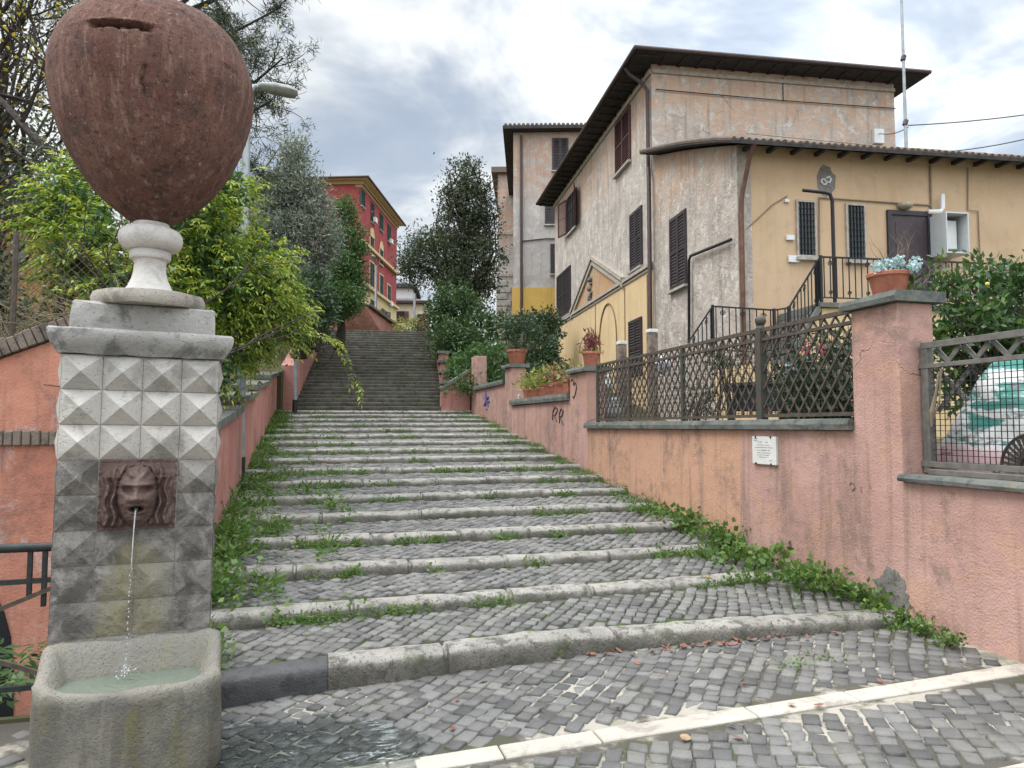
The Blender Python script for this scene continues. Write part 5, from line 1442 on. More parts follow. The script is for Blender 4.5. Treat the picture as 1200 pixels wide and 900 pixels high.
# long tendrils over the steps
m = MB(); tl = []
for pts in (((345, 372, 11.0), (362, 380, 10.8), (378, 392, 10.6), (395, 405, 10.4), (412, 430, 10.2), (420, 455, 10.1)), ((330, 378, 10.9), (352, 386, 10.6), (375, 394, 10.4), (392, 396, 10.3)), ((395, 405, 10.4), (385, 425, 10.5), (368, 432, 10.6))):
    q = [at(*p) for p in pts]; m.tube(q, .006, 5); tl.append(q)
tn = m.build('tendrils', BARK, wi)
P = []; D = []
for q, ks in ((tl[0], (.1, .3, .5, 1.2, 1.8, 2.1, 3, 3.4, 4.2, 4.6, 5)), (tl[1], (.3, .8, 1.2, 1.5, 1.9, 2.2, 2.4, 2.7, 2.9, 3))):
    for t in ks:
        i = min(int(t), len(q)-2); p = q[i]+(q[i+1]-q[i])*(t-i); P.append(p); D.append((q[i+1]-q[i]).normalized()+V((rnd.gauss(0, .5), rnd.gauss(0, .5), rnd.gauss(0, .3))))
v, f = compound(np.array(P), np.array(D), 4, np.full(len(P), .17), .085, .038); npmesh('tendril_leaves', v, f, LM_WIST, tn)

# ------------------------------------------------------------------ trees
def tree(name, label, base, top, r, crowns, mat, per_area, spread, lp, L_, W_, limbs=5, group=None, cat='tree', leaf_kw={}, shell=.5):
    t = thing(name, label, cat, base, 0, group)
    m = MB(); b, e = V(base), V(top); n = 7
    pts = [b+(e-b)*k/n+V((mnoise.noise(V((k*.7, base[0], 0))), mnoise.noise(V((k*.7, 5, base[1]))), 0))*.25*(e-b).length/8 for k in range(n+1)]
    m.tube(pts, [r*(1.25 if k == 0 else 1)*(1-.75*k/n) for k in range(n+1)], 9)
    for c, rx, ry, rd in crowns:
        c = V(c); k = min(n-1, max(2, int(n*.75*(c.z-b.z)/max(.1, e.z-b.z)))); 
        for _ in range(limbs):
            a = pts[max(1, k-rnd.randint(0, 2))]; q = c+V((rnd.uniform(-1, 1)*rx, rnd.uniform(-1, 1)*rd, rnd.uniform(-.6, .9)*ry))*.8
            mid = (a+q)/2+V((rnd.gauss(0, .1), rnd.gauss(0, .1), .12))*(q-a).length
            m.tube([a, mid, q], [r*.35, r*.2, r*.06], 5)
    m.build('trunk', BARK, t, smooth=True, auto=60)
    crown('crown', mat, t, crowns, per_area, spread, lp, L_, W_, shell=shell, **leaf_kw)
    return t
tree('magnolia_tree', 'tall dense dull green tree rising behind the steps between the red and grey houses', at(548, 400, 38), at(545, 205, 38), .3,
     [blob(543, 212, 38, 22, 24), blob(550, 238, 38, 25, 26), blob(534, 266, 38, 25, 24), blob(562, 272, 38, 20, 32), blob(512, 300, 38, 42, 32), blob(486, 312, 38, 20, 22), blob(548, 308, 38, 42, 36), blob(570, 318, 37, 16, 40), blob(540, 335, 37, 30, 18), blob(552, 196, 38, 10, 12), blob(522, 235, 38, 12, 12), blob(498, 282, 38, 14, 14), blob(478, 300, 38, 9, 10), blob(576, 252, 38, 10, 16), blob(566, 222, 38, 12, 14)],
     LM_MAG, 4.6, .21, 24, .21, .085, 5)
tree('green_tree', 'mid green bushy tree leaning over the stepped wall right of the upper flight', at(545, 420, 27), at(545, 350, 27), .14,
     [blob(533, 356, 27, 28, 16), blob(520, 374, 27, 20, 20), blob(558, 384, 26.5, 28, 20), blob(525, 402, 25, 20, 22), blob(550, 407, 25.5, 34, 20)], LM_SHRUB, 12, .16, 24, .17, .07, 4)
tree('evergreen_tree', 'dark green background tree between the urn and the grey olive tree', at(275, 430, 24), at(275, 225, 24), .18,
     [blob(270, 245, 24, 34, 40), blob(295, 275, 24, 30, 50), blob(240, 270, 24, 40, 50), blob(275, 320, 23, 50, 40), blob(312, 330, 22, 26, 50), blob(225, 320, 23, 40, 40)], LM_DARK, 16, .16, 26, .17, .06, 5)
def shrub(name, label, crowns, mat, per_area, spread, lp, L_, W_, group=None, base_z=None, **kw):
    c = crowns[0][0]; z = base_z if base_z is not None else min(k[0][2]-k[2] for k in crowns)
    t = thing(name, label, 'shrub', (c[0], c[1], z), 0, group); m = MB()
    for cc, rx, ry, rd in crowns:
        for _ in range(6):
            q = V(cc)+V((rnd.uniform(-.6, .6)*rx, rnd.uniform(-.6, .6)*rd, rnd.uniform(-.2, .8)*ry))
            a = V((cc[0]+rnd.gauss(0, .1), cc[1]+rnd.gauss(0, .1), z-.1)); m.tube([a, (a+q)/2+V((rnd.gauss(0, .08), rnd.gauss(0, .08), 0)), q], [.03, .02, .008], 5)
    m.build('stems', BARK, t); crown('foliage', mat, t, crowns, per_area, spread, lp, L_, W_, **kw); return t
shrub('shrub', 'low dark evergreen shrub behind the sloping wall and pink pillar', [blob(556, 430, 23, 32, 22), blob(535, 440, 22.4, 14, 20), blob(580, 432, 22.5, 26, 26), blob(560, 452, 21.8, 34, 18)], LM_GREEN, 14, .11, 24, .13, .06)
shrub('shrub', 'rounded dark evergreen shrub between the red potted tree and the yellow house', [blob(630, 408, 21, 26, 30), blob(612, 425, 20.5, 18, 24), blob(640, 430, 20.5, 18, 24), blob(622, 445, 20, 28, 16)], LM_DARK, 16, .10, 26, .12, .06)
shrub('shrub', 'dark shrub against the yellow wall of the house behind', [blob(628, 384, 29, 24, 18), blob(605, 388, 29, 18, 14), blob(645, 382, 28.5, 14, 18)], LM_DARK, 10, .14, 26, .16, .07)
tree('olive_tree', 'silvery grey olive tree left of the steps in front of the red house', at(352, 420, 19), at(340, 190, 19), .17,
     [blob(342, 186, 19, 16, 26), blob(322, 228, 19, 22, 30), blob(352, 232, 19, 28, 34), blob(364, 240, 19.4, 12, 20), blob(330, 282, 18.6, 34, 36), blob(368, 280, 19, 30, 40), blob(345, 325, 18.5, 34, 26), blob(310, 262, 18.6, 16, 40)],
     LM_OLIVE, 24, .16, 34, .14, .034, 7, leaf_kw=dict(up=.4, outb=.5))
tree('evergreen_tree', 'deep green tree between the olive tree and the red house', at(398, 410, 24), at(402, 235, 24), .16,
     [blob(402, 256, 24, 13, 26), blob(408, 290, 24, 20, 28), blob(394, 318, 23.5, 26, 28), blob(414, 330, 24, 14, 26), blob(396, 350, 23, 28, 20)], LM_GREEN, 26, .13, 30, .13, .045, 5)
shrub('shrub', 'dark leathery shrub hanging over the pink wall of the upper flight', [blob(352, 348, 17.5, 30, 26), blob(372, 372, 18.5, 22, 18), blob(340, 378, 17, 26, 22), blob(368, 350, 18, 24, 28), blob(325, 350, 16, 22, 30), blob(362, 385, 19, 22, 8)], LM_DARK, 15, .11, 24, .14, .06)
for D_, x_, lab in ((33, 478, 'small yellow green palm like shrub by the cream house at the top of the steps'), (33, 494, 'narrow dark shrub at the top of the steps beside the brick pier')):
    shrub('shrub', lab, [blob(x_, 383, D_, 12 if x_ < 490 else 6, 8)], LM_FLAX if x_ < 490 else LM_DARK, 14, .10, 18, .18, .05, base_z=5.4)
# citrus behind the trellis
ct = tree('citrus_tree', 'glossy dark citrus tree with a few yellow fruits behind the trellis fence', (5.9, 4.9, 1.3), at(1150, 330, 7.2), .06,
     [blob(1125, 352, 6.9, 30, 34), blob(1165, 345, 7, 40, 38), blob(1205, 350, 7, 40, 44), blob(1140, 385, 6.6, 40, 26), blob(1190, 390, 6.6, 40, 28), blob(1107, 330, 7, 10, 22), blob(1245, 350, 7, 40, 46), blob(1112, 425, 6.9, 26, 60), blob(1150, 430, 7.1, 44, 50), blob(1200, 430, 7.1, 40, 50)], LM_CITRUS, 34, .065, 15, .085, .042, 5)
for x, y in ((1157, 333), (1128, 318), (1196, 332)):
    pass
m = MB()
for x, y in ((1157, 333),): m.ball(at(x, y, 6.35), .019, 8)
m.build('fruit', plain('yellow_fruit', (.55, .45, .08), .5), ct, smooth=True)

# bare branched tree and pine at the upper left
bt = thing('bare_tree', 'dark branched autumn tree with sparse yellow leaves at the left edge', 'tree', at(-40, 430, 10.5))
m = MB(); tips = []
def limb(pts, r0, r1, n=6):
    q = [at(*p) for p in pts]; m.tube(q, [r0+(r1-r0)*k/(len(q)-1) for k in range(len(q))], 6)
    for k in range(1, len(q)):
        for _ in range(2):
            d = (q[k]-q[k-1]).normalized()+V((rnd.gauss(0, .6), rnd.gauss(0, .6), rnd.gauss(.25, .5))); branch(m, q[k], d, rnd.uniform(.6, 1.1), (r0+(r1-r0)*k/len(q))*.5, 2, tips, .3, 4)
limb([(-50, 440, 10.5), (-45, 330, 10.5), (-40, 220, 10.5), (-30, 90, 10.5), (-20, -60, 10.5)], .16, .07)
limb([(-42, 300, 10.5), (-10, 235, 10.3), (20, 245, 10), (60, 268, 9.8)], .07, .02)
limb([(-40, 220, 10.5), (-5, 110, 10.2), (25, 145, 10), (50, 172, 9.8), (78, 205, 9.7)], .085, .025)
limb([(-40, 240, 10.5), (0, 165, 10.3), (35, 190, 10), (70, 225, 9.6)], .05, .015)
limb([(-35, 120, 10.5), (5, 50, 10.2), (30, 20, 10), (50, -30, 9.8)], .05, .02)
limb([(-35, 150, 10.5), (10, 60, 10.2), (45, 75, 10), (62, 100, 9.8)], .04, .012)
limb([(-30, 60, 10.4), (20, -10, 10.2), (40, 30, 10), (45, 95, 9.9)], .04, .012)
m.build('trunk', BARK, bt, smooth=True, auto=60)
TP = np.array([t[0] for t in tips]); k = rng.choice(len(TP), min(900, len(TP)*3)); P = TP[k]+rng.normal(size=(len(k), 3))*.08
v, f = leaf_arrays(P, rng.normal(size=P.shape)+np.array([0, 0, -.4]), rng.uniform(.05, .10, len(P)), .05); npmesh('leaves', v, f, LM_YEL, bt)
lowt = TP[(TP[:, 2] < 5.7)]
if len(lowt):
    P = np.repeat(lowt, 30, axis=0); P = P+rng.normal(size=P.shape)*.14
    v, f = leaf_arrays(P, rng.normal(size=P.shape), rng.uniform(.06, .13, len(P)), .03); npmesh('green_leaves', v, f, LM_MAG, bt)
pt = thing('pine_tree', 'dark pine with thin needled branches behind the urn', 'tree', at(205, 420, 13.5))
m = MB(); q = [at(205, 430, 13.5), at(208, 250, 13.5), at(200, 100, 13.5), at(190, -60, 13.5), at(190, -160, 13.5)]; m.tube(q, [.16, .14, .12, .09, .05], 8)
tips = []
for pts in (((200, 60, 13.5), (240, 20, 13.2), (270, 40, 13), (330, 8, 12.8)), ((200, 110, 13.5), (260, 110, 13.2), (300, 95, 13), (332, 68, 12.8)), ((195, 20, 13.5), (240, -20, 13), (262, 15, 13), (285, 55, 12.8)),
            ((200, 150, 13.5), (270, 150, 13.2), (300, 128, 13), (318, 118, 12.8)), ((195, 0, 13.5), (120, -20, 13), (80, 20, 12.8), (62, 60, 12.6)), ((192, -30, 13.5), (60, -40, 13), (40, 10, 12.7)),
            ((200, 20, 13.5), (250, 0, 13), (290, -15, 12.9), (320, -20, 12.8)), ((200, 130, 13.5), (285, 175, 13.2), (300, 200, 13)), ((200, 80, 13.5), (265, 60, 13.2), (285, 75, 13), (300, 112, 12.8))):
    q = [at(*p) for p in pts]; m.tube(q, [.05*(1-.7*k/(len(q)-1)) for k in range(len(q))], 5)
    for k in range(1, len(q)):
        for s in range(4):
            a = q[k-1]+(q[k]-q[k-1])*rnd.uniform(.3, 1); d = (q[k]-q[k-1]).normalized()+V((rnd.gauss(0, .5), rnd.gauss(0, .5), rnd.gauss(-.1, .5)))
            branch(m, a, d, rnd.uniform(.35, .75), .011, 1, tips, .25, 4, (2, 2), .0)
m.build('trunk', BARK, pt, smooth=True, auto=60)
TP = np.array([t[0] for t in tips]); keep = rng.random(len(TP)) < .75; TP = TP[keep]
P = np.repeat(TP, 64, axis=0)+rng.normal(size=(len(TP)*64, 3))*.065
v, f = leaf_arrays(P, rng.normal(size=P.shape)+np.array([0, 0, -.15]), rng.uniform(.09, .19, len(P)), .014, 0); npmesh('needles', v, f, LM_NEED, pt)
k = rng.choice(len(TP), 60); P = TP[k]+rng.normal(size=(60, 3))*.1; v, f = leaf_arrays(P, rng.normal(size=P.shape), .09, .07); npmesh('yellow_leaves', v, f, LM_YEL, pt)

tree('leafy_tree', 'dull green leafy tree behind the bare branches at the upper left', at(-30, 430, 14.5), at(10, 40, 14.5), .14,
     [blob(12, 45, 14.5, 34, 50), blob(62, 20, 14.5, 34, 34), blob(18, 160, 14.5, 36, 60), blob(62, 175, 14.5, 34, 56), blob(-20, 110, 14.5, 40, 70), blob(40, 240, 14, 44, 36), blob(70, 95, 14.8, 20, 40)], LM_MAG, 5.5, .16, 18, .12, .05, 6)
# scrub and wire fence on the left bank
shrub('shrub', 'dark scrubby bush behind the wire fence at the left edge', [blob(5, 330, 7.8, 26, 40), blob(18, 372, 7.4, 26, 26), blob(-20, 360, 7.6, 30, 40)], LM_DARK, 26, .07, 16, .08, .03)
shrub('shrub', 'grey green dry creeper on the wire fence left of the urn foot', [blob(58, 378, 7.4, 26, 24), blob(80, 350, 7.6, 18, 30), blob(36, 392, 7.2, 24, 16)], LM_MAG, 26, .07, 14, .08, .03)
m = MB(); dry = []
for k in range(160):
    a = V((rnd.uniform(-3.2, -1.6), rnd.uniform(6.95, 7.5), lerp(7, HL)+.3)); a.z = 1.9+(a.x+3.2)*.3
    m.tube([a, a+V((rnd.gauss(0, .12), rnd.gauss(0, .1), rnd.uniform(.2, .4))), a+V((rnd.gauss(0, .35), rnd.gauss(0, .15), rnd.uniform(.1, .6)))], [.005, .004, .002], 4)
tag(m.build('dry_grass', plain('dry_stalks', (.25, .21, .13), .95)), 'tangle of pale dry stalks above the salmon wall left of the fountain', 'dry grass', kind='stuff')
wf = thing('wire_fence', 'rusty chain link fence with thin posts on top of the salmon wall', 'fence', (-2.4, 6.95, 2))
m = MB()
for x in (-3.6, -2.45, -1.35): m.tube([(x, 6.95, 1.6), (x, 6.95, 3.25)], .022, 6)
m.each('post', RUSTY, wf)
m = MB()
for k in range(-20, 60):
    for sg in (1, -1):
        x0, z0 = -3.6+k*.075, 1.9; pa, pb = (x0, z0), (x0+sg*1.3, z0+1.3)
        ax, bx = sorted((max(-3.6, min(-1.35, pa[0])), max(-3.6, min(-1.35, pb[0]))))
        if bx-ax > .05: m.bar((ax, 6.95+.004*sg, z0+sg*(ax-x0)), (bx, 6.95+.004*sg, z0+sg*(bx-x0)), .004, .004)
m.build('wire_mesh', plain('rusty_wire', (.13, .09, .065), .8), wf)

# ------------------------------------------------------------------ street lamps
def lamp(label, base, h, head, pole_r=.055, sleeve=True):
    t = thing('street_lamp', label, 'street lamp', base, 0, 'street lamps along the steps'); b = V(base); hd = V(head)
    m = MB(); m.tube([b, b+V((0, 0, h*.5)), b+V((0, 0, h))], [pole_r*1.15, pole_r, pole_r*.85], 10); m.build('pole', GALV, t, smooth=True, auto=40)
    if sleeve: m = MB(); m.tube([b+V((0, 0, -.2)), b+V((0, 0, .34))], pole_r*1.32, 12); m.build('base_sleeve', IRON, t, smooth=True, auto=40)
    d = V((hd.x-b.x, hd.y-b.y, 0)); ln = d.length; d.normalize(); top = b+V((0, 0, h))
    m = MB(); m.tube([top-V((0, 0, .05)), top+d*(ln*.15)+V((0, 0, .09)), top+d*(ln*.32)+V((0, 0, .12))], pole_r*.6, 8); m.build('arm', GALV, t, smooth=True, auto=40)
    s = V((0, 0, 1)).cross(d)
    def hullring(x, w, z0, z1):
        c = top+d*x+V((0, 0, .12)); return [c+s*w*math.cos(a)+V((0, 0, (z1 if math.sin(a) > 0 else -z0)*math.sin(a)*(1 if math.sin(a) > 0 else -1))) for a in np.linspace(0, 2*math.pi, 13)[:-1]]
    k = max(.58, ln*.72); q0 = ln*.26
    prof = [(q0-.02, .03, .03, .03), (q0+k*.05, .08, .05, .05), (q0+k*.35, .13, .06, .085), (q0+k*.75, .145, .06, .09), (q0+k*.95, .11, .05, .06), (q0+k, .03, .03, .03)]
    m = MB(); vs = []
    for p in prof: vs += hullring(*p)
    m.add(vs, [(i*12+j, i*12+(j+1) % 12, (i+1)*12+(j+1) % 12, (i+1)*12+j) for i in range(len(prof)-1) for j in range(12)]+[tuple(range(12))[::-1], tuple(range((len(prof)-1)*12, len(prof)*12))])
    hdm = m.build('lamp_head', plain('grey_lamp_paint', (.30, .31, .30), .6), t, smooth=True, auto=50)
    m = MB(); vs = []
    for p in prof[1:-1]: vs += [q-V((0, 0, .022)) for q in hullring(p[0], p[1]*.82, p[2], .0)]
    n_ = len(prof)-2
    m.add(vs, [(i*12+j, i*12+(j+1) % 12, (i+1)*12+(j+1) % 12, (i+1)*12+j) for i in range(n_-1) for j in range(12)]+[tuple(range(12))[::-1], tuple(range((n_-1)*12, n_*12))])
    m.build('lens', plain('cloudy_lens', (.26, .26, .235), .25), hdm, smooth=True, auto=50)
b = at(280.5, 551, 10.7); hd = at(339, 108, 11.0)
lamp('tall grey street lamp with black base sleeve standing in the weeds behind the fountain', (b.x, b.y, stair_z(b.x, b.y)), hd.z-stair_z(b.x, b.y)-.12, hd, .062)
b = at(345.5, 478, 20); hd = at(362, 299, 19.4)
lamp('thin grey street lamp at the foot of the upper flight in front of dark shrubs', (b.x, b.y, 2.0), hd.z-2.0-.1, hd, .05)
b = at(440, 392, 38); hd = at(436, 300, 36.5)
lamp('far street lamp standing in front of the red house', (b.x, b.y, 5.6), hd.z-5.6-.1, hd, .07, False)
b = at(485.5, 392, 50); m = thing('utility_pole', 'thin grey pole in front of the distant cream house', 'pole', (b.x, b.y, 6.0))
mm = MB(); mm.tube([(b.x, b.y, 6), (b.x, b.y, at(485, 344, 50).z)], .09, 8); mm.build('pole', GALV, m, smooth=True, auto=40)

# ------------------------------------------------------------------ flower pots
def pot(label, c, r, h, kind='round', ribs=0, cat='flower pot', group='terracotta pots on the garden wall', mat=None):
    t = thing('flower_pot', label, cat, c, 0, group); mat = mat or TERRA
    if kind == 'round':
        pr = [(.001, 0), (r*.70, 0), (r*.73, .01), (r*.93, h*.82), (r*.94, h*.83), (r*1.03, h*.84), (r*1.05, h*.97), (r*1.03, h), (r*.93, h), (r*.90, h*.86), (.001, h*.86)]
        m = MB(); m.lathe(pr, 40)
        if ribs:
            out = []
            for x, y, z in m.v:
                a = math.atan2(y, x); k = 1+(.018*math.sin(a*ribs) if z < h*.8 else 0); out.append((x*k, y*k, z))
            m.v = out
        m.build('pot', mat, t, local=True, smooth=True, auto=35)
        m = MB(); m.lathe([(.001, h*.862), (r*.9, h*.868), (r*.89, h*.9), (.001, h*.93)], 20); m.build('soil', SOIL, t, local=True)
    else:
        m = MB(); a, b = r, r*.8
        for x0, x1, z0, z1 in ((a*.82, a*.95, 0, h*.8),):
            m.add([(-x0, -x0, z0), (x0, -x0, z0), (x0, x0, z0), (-x0, x0, z0), (-x1, -x1, z1), (x1, -x1, z1), (x1, x1, z1), (-x1, x1, z1)], [(3, 2, 1, 0), (0, 1, 5, 4), (1, 2, 6, 5), (2, 3, 7, 6), (3, 0, 4, 7), (4, 5, 6, 7)])
        for q in ((-a*1.03, a*1.03, -a*1.03, -a*.9), (-a*1.03, a*1.03, a*.9, a*1.03), (-a*1.03, -a*.9, -a*.9, a*.9), (a*.9, a*1.03, -a*.9, a*.9)): m.box(q[0], q[1], q[2], q[3], h*.78, h)
        m.build('pot', mat, t, local=True, bevel=.006)
        m = MB(); m.box(-a*.89, a*.89, -a*.89, a*.89, h*.79, h*.9); m.build('soil', SOIL, t, local=True)
    return t
def tufts(name, mat, parent, c, n, rx, rz, L_, W_, up=.6):
    P = np.array(c)+rng.normal(size=(n, 3))*np.array([rx, rx, rz])
    v, f = leaf_arrays(P, rng.normal(size=(n, 3))+np.array([0, 0, up]), L_*rng.uniform(.6, 1.2, n), W_*rng.uniform(.7, 1.2, n)); return npmesh(name, v, f, mat, parent)
def twigs(name, mat, parent, c, n, ln, r, depth=2):
    m = MB(); tp = []
    for _ in range(n): branch(m, V(c)+V((rnd.gauss(0, .04), rnd.gauss(0, .04), 0)), V((rnd.gauss(0, .5), rnd.gauss(0, .5), 1)), ln*rnd.uniform(.7, 1.2), r, depth, tp, .25, 4)
    return m.build(name, mat, parent), tp
c = (4.66, 5.0, 2.688)
p1 = pot('ribbed terracotta pot of blue artificial flowers on the tall corner pillar', c, .165, .20, ribs=26)
m = MB(); P = []; 
for k in range(17):
    a = rnd.uniform(0, 6.28); d = rnd.uniform(.0, .17); q = V((c[0]+math.cos(a)*d+.03, c[1]+math.sin(a)*d-.03, c[2]+.215+rnd.uniform(0, .075)))
    n_ = 60; u_ = unit(rng.normal(size=(n_, 3))); P.append((np.array(q)+u_*.036, u_))
PP = np.concatenate([a for a, _ in P]); UU = np.concatenate([b for _, b in P])
v, f = leaf_arrays(PP, UU*.5+rng.normal(size=PP.shape)*.7, .028, .026); npmesh('blue_flowers', v, f, LM_BLUE, p1)
tufts('leaves', LM_CITRUS, p1, (c[0]+.16, c[1]-.10, c[2]+.06), 16, .04, .05, .10, .05)
twigs('dry_twigs', plain('dry_twig', (.17, .125, .105), .9), p1, (c[0]+.06, c[1]-.02, c[2]+.2), 9, .20, .0045)
twigs('dry_twigs', plain('pale_dry_twig', (.30, .25, .21), .9), p1, (c[0]+.2, c[1]-.05, c[2]+.02), 6, .2, .004)
c = (4.68, 11.85, 2.64)
p2 = pot('pot with reddish upright plant and wire hoop on the graffiti pillar', c, .16, .27)
tufts('plant', LM_RED, p2, (c[0], c[1], c[2]+.36), 330, .06, .12, .12, .03, 1.6); tufts('low_leaves', LM_FLAX, p2, (c[0], c[1], c[2]+.27), 80, .1, .02, .07, .025)
m = MB(); m.tube([(c[0]-.2+.2*(1-math.cos(a)), c[1]+.03, c[2]+.25+.34*math.sin(a)) for a in np.linspace(0, math.pi, 16)], .007, 5); m.build('wire_hoop', RUSTY, p2)
c = (4.72, 16.8, 3.09)
p3 = pot('large plain terracotta pot with a small dark tree on the far pillar cap', c, .24, .36)
m = MB(); m.tube([(c[0]+.1, c[1], c[2]+.3), (c[0]+.13, c[1], c[2]+.75), (c[0]+.1, c[1], c[2]+1.15)], [.03, .025, .02], 6); m.build('trunk', plain('grey_trunk', (.22, .2, .17), .9), p3)
crown('crown', LM_DARK, p3, [(np.array([c[0]-.05, c[1], c[2]+1.05]), .45, .2, .4), (np.array([c[0]+.2, c[1], c[2]+.98]), .25, .16, .3)], 26, .07, 14, .10, .04)
tufts('low_leaves', LM_MAG, p3, (c[0], c[1], c[2]+.42), 420, .14, .08, .10, .03)
for k, (y, r_, h, lab, mt, n_) in enumerate(((15.55, .12, .22, 'small square terracotta pot with yellow green leaves, leftmost of the row on the low coping', LM_FLAX, 190), (14.9, .09, .2, 'small dark terracotta pot second from the left on the low coping', LM_FLAX, 120),
        (14.25, .15, .26, 'square terracotta pot with drying bushy plant, middle of the row on the low coping', LM_FLAX, 330), (13.5, .15, .24, 'square terracotta pot with browning leaves, fourth from left on the low coping', LM_DRY, 220), (12.75, .16, .26, 'tilted terracotta pot next to the graffiti pillar on the low coping', LM_FLAX, 60))):
    c = (4.66, y, 2.222)
    t = pot(lab, c, r_, h, 'square' if k != 1 else 'round')
    tufts('plant', mt, t, (c[0], c[1], c[2]+h+.12), n_, .15, .11, .12, .045)
    twigs('stalks', plain('plant_stalk', (.16, .14, .08), .9), t, (c[0], c[1], c[2]+h*.8), 4, .26, .006, 1)
m = MB(); m.lathe([(.001, 0), (.035, 0), (.037, .09), (.02, .11), (.02, .13), (.001, .13)], 14, (4.52, 15.9, 2.222)); tag(m.build('glass_jar', plain('cloudy_white_glass', (.55, .56, .5), .2), smooth=True, auto=40), 'small pale jar beside the leftmost pot on the low coping', 'jar')

# ------------------------------------------------------------------ things in the garden behind the lattice
cr = thing('storage_box', 'low dark grey garden storage box seen through the lattice fence', 'box', at(890, 500, 10))
a = at(858, 482, 10.6); b = at(922, 482, 9.8); hh = at(890, 447, 10.2).z-a.z
m = MB(); d = (b-a); d.z = 0; n_ = V((-d.y, d.x, 0)).normalized()*.6
m.prism([a, a+d, a+d+n_, a+n_], (0, 0, hh*.86)); m.build('box', plain('dark_grey_plastic', (.035, .036, .038), .5), cr, bevel=.01)
MB().prism([a-d*.02-n_*.03+V((0, 0, hh*.862)), a+d*1.02-n_*.03+V((0, 0, hh*.862)), a+d*1.02+n_*1.03+V((0, 0, hh*.862)), a-d*.02+n_*1.03+V((0, 0, hh*.862))], (0, 0, hh*.14)).build('lid', plain('dark_lid', (.045, .045, .047), .5), cr, bevel=.01)
for k, (x, y, D_, r_, lab) in enumerate(((708, 450, 14, 10, 'white plastic bag of rubbish left of the fence behind the lattice'), (776, 428, 13, 9, 'pale crumpled bag behind the second lattice panel'), (716, 480, 13, 12, 'grey white heap of bags low behind the first lattice panel'), (926, 440, 8.5, 12, 'pale blue sack hanging near the pink flowers behind the lattice'), (783, 448, 12.5, 8, 'dark green watering can shape behind the second lattice panel'))):
    p = at(x, y, D_); rr_ = r_*D_/FOC; m = MB(); m.ball(p, rr_, 12, 1.2)
    m.v = [tuple(V(v)+V((mnoise.noise(V(v)*9), mnoise.noise(V(v)*9+V((7, 0, 0))), mnoise.noise(V(v)*7+V((0, 5, 0)))))*rr_*.5) for v in m.v]
    if k == 4: continue
    tag(m.build('bag', plain('plastic_bag_%d' % k, ((.5, .52, .5), (.5, .5, .52), (.36, .37, .37), (.34, .42, .46))[k], .5), smooth=True), lab, 'bag')
fl = shrub('flowering_shrub', 'dark shrub with pink flowers behind the right lattice panel', [blob(965, 430, 8.2, 34, 40), blob(935, 450, 8.5, 24, 34), blob(985, 460, 7.8, 22, 36), blob(955, 470, 8, 40, 30)], LM_DARK, 44, .08, 16, .10, .045, base_z=1.35)
for x, y in ((943, 409), (962, 411)):
    p = np.array(at(x, y, 7.7)); tufts('pink_flower', leafmat('pink_petal_%d' % x, [(0, (.5, .03, .14)), (1, (.6, .10, .18))], .2), fl, p, 16, .028, .04, .045, .04, .2)
shrub('shrub', 'leafy shrub low behind the third lattice panel', [blob(850, 420, 10.5, 20, 18), blob(815, 470, 11.2, 22, 18)], LM_MAG, 18, .08, 14, .10, .045, base_z=1.4)
gw = thing('brick_stub', 'low rough brick pier with white cap standing in front of the yellow house wall', 'pier', at(772, 400, 17))
for k, (x, yt, yb, lab) in enumerate(((714, 370, 440, None),)): pass
def stub(px, yt, D_, w, label):
    c = at(px, yt, D_); t = thing('brick_stub', label, 'pier', (c.x, c.y, 1.4), 0, 'rough brick stubs by the yellow house')
    m = MB(); m.box(c.x-w, c.x+w, c.y-w, c.y+w, 1.3, c.z-.08); m.build('pier', stone('rough_rubble', (.30, .24, .20), (.20, .15, .12), (.07, .06, .05), .7, 7, .9), t, bevel=.02)
    m = MB(); m.box(c.x-w*1.1, c.x+w*1.1, c.y-w*1.1, c.y+w*1.1, c.z-.079, c.z); m.build('cap', WHITEP, t, bevel=.01)
bpy.data.objects.remove(gw)
stub(728.5, 400, 17.5, .095, 'short rubble pier with white cap in front of the blind arch'); stub(764, 386, 16.5, .10, 'taller rubble pier with white cap beside the dark drainpipe'); stub(697, 414, 19, .08, 'smallest rubble pier with white cap behind the reddish potted plant')

# ------------------------------------------------------------------ weeds on the steps
def weed_mesh(name, seeds, mat, parent=None):
    """seeds: x, y, z, size, count, roundness"""
    P = []; D = []; Ls = []; Ws = []
    for x, y, z, s, n_, rd in seeds:
        for _ in range(n_):
            a = rnd.uniform(0, 6.28); e = rnd.uniform(.05, 1.1); d = V((math.cos(a)*math.cos(e), math.sin(a)*math.cos(e), math.sin(e)))
            t = rnd.uniform(.0, 1)**.7; P.append((x+d.x*s*t*.7, y+d.y*s*t*.7, z+d.z*s*t)); dd = d+V((rnd.gauss(0, .5), rnd.gauss(0, .5), rnd.gauss(-.1, .35))); D.append(dd)
            l = s*rnd.uniform(.3, .6) if rd < .3 else min(.075, s*rnd.uniform(.25, .5)); Ls.append(l); Ws.append(l*rd)
    v, f = leaf_arrays(np.array(P), np.array(D), np.array(Ls), np.array(Ws)); return npmesh(name, v, f, mat, parent)
seeds = []
def ok(x, y, th, s=1.0): return mnoise.noise(V((x*1.4*s, y*1.4*s, 9)))+.5*mnoise.noise(V((x*4, y*4, 4))) > th
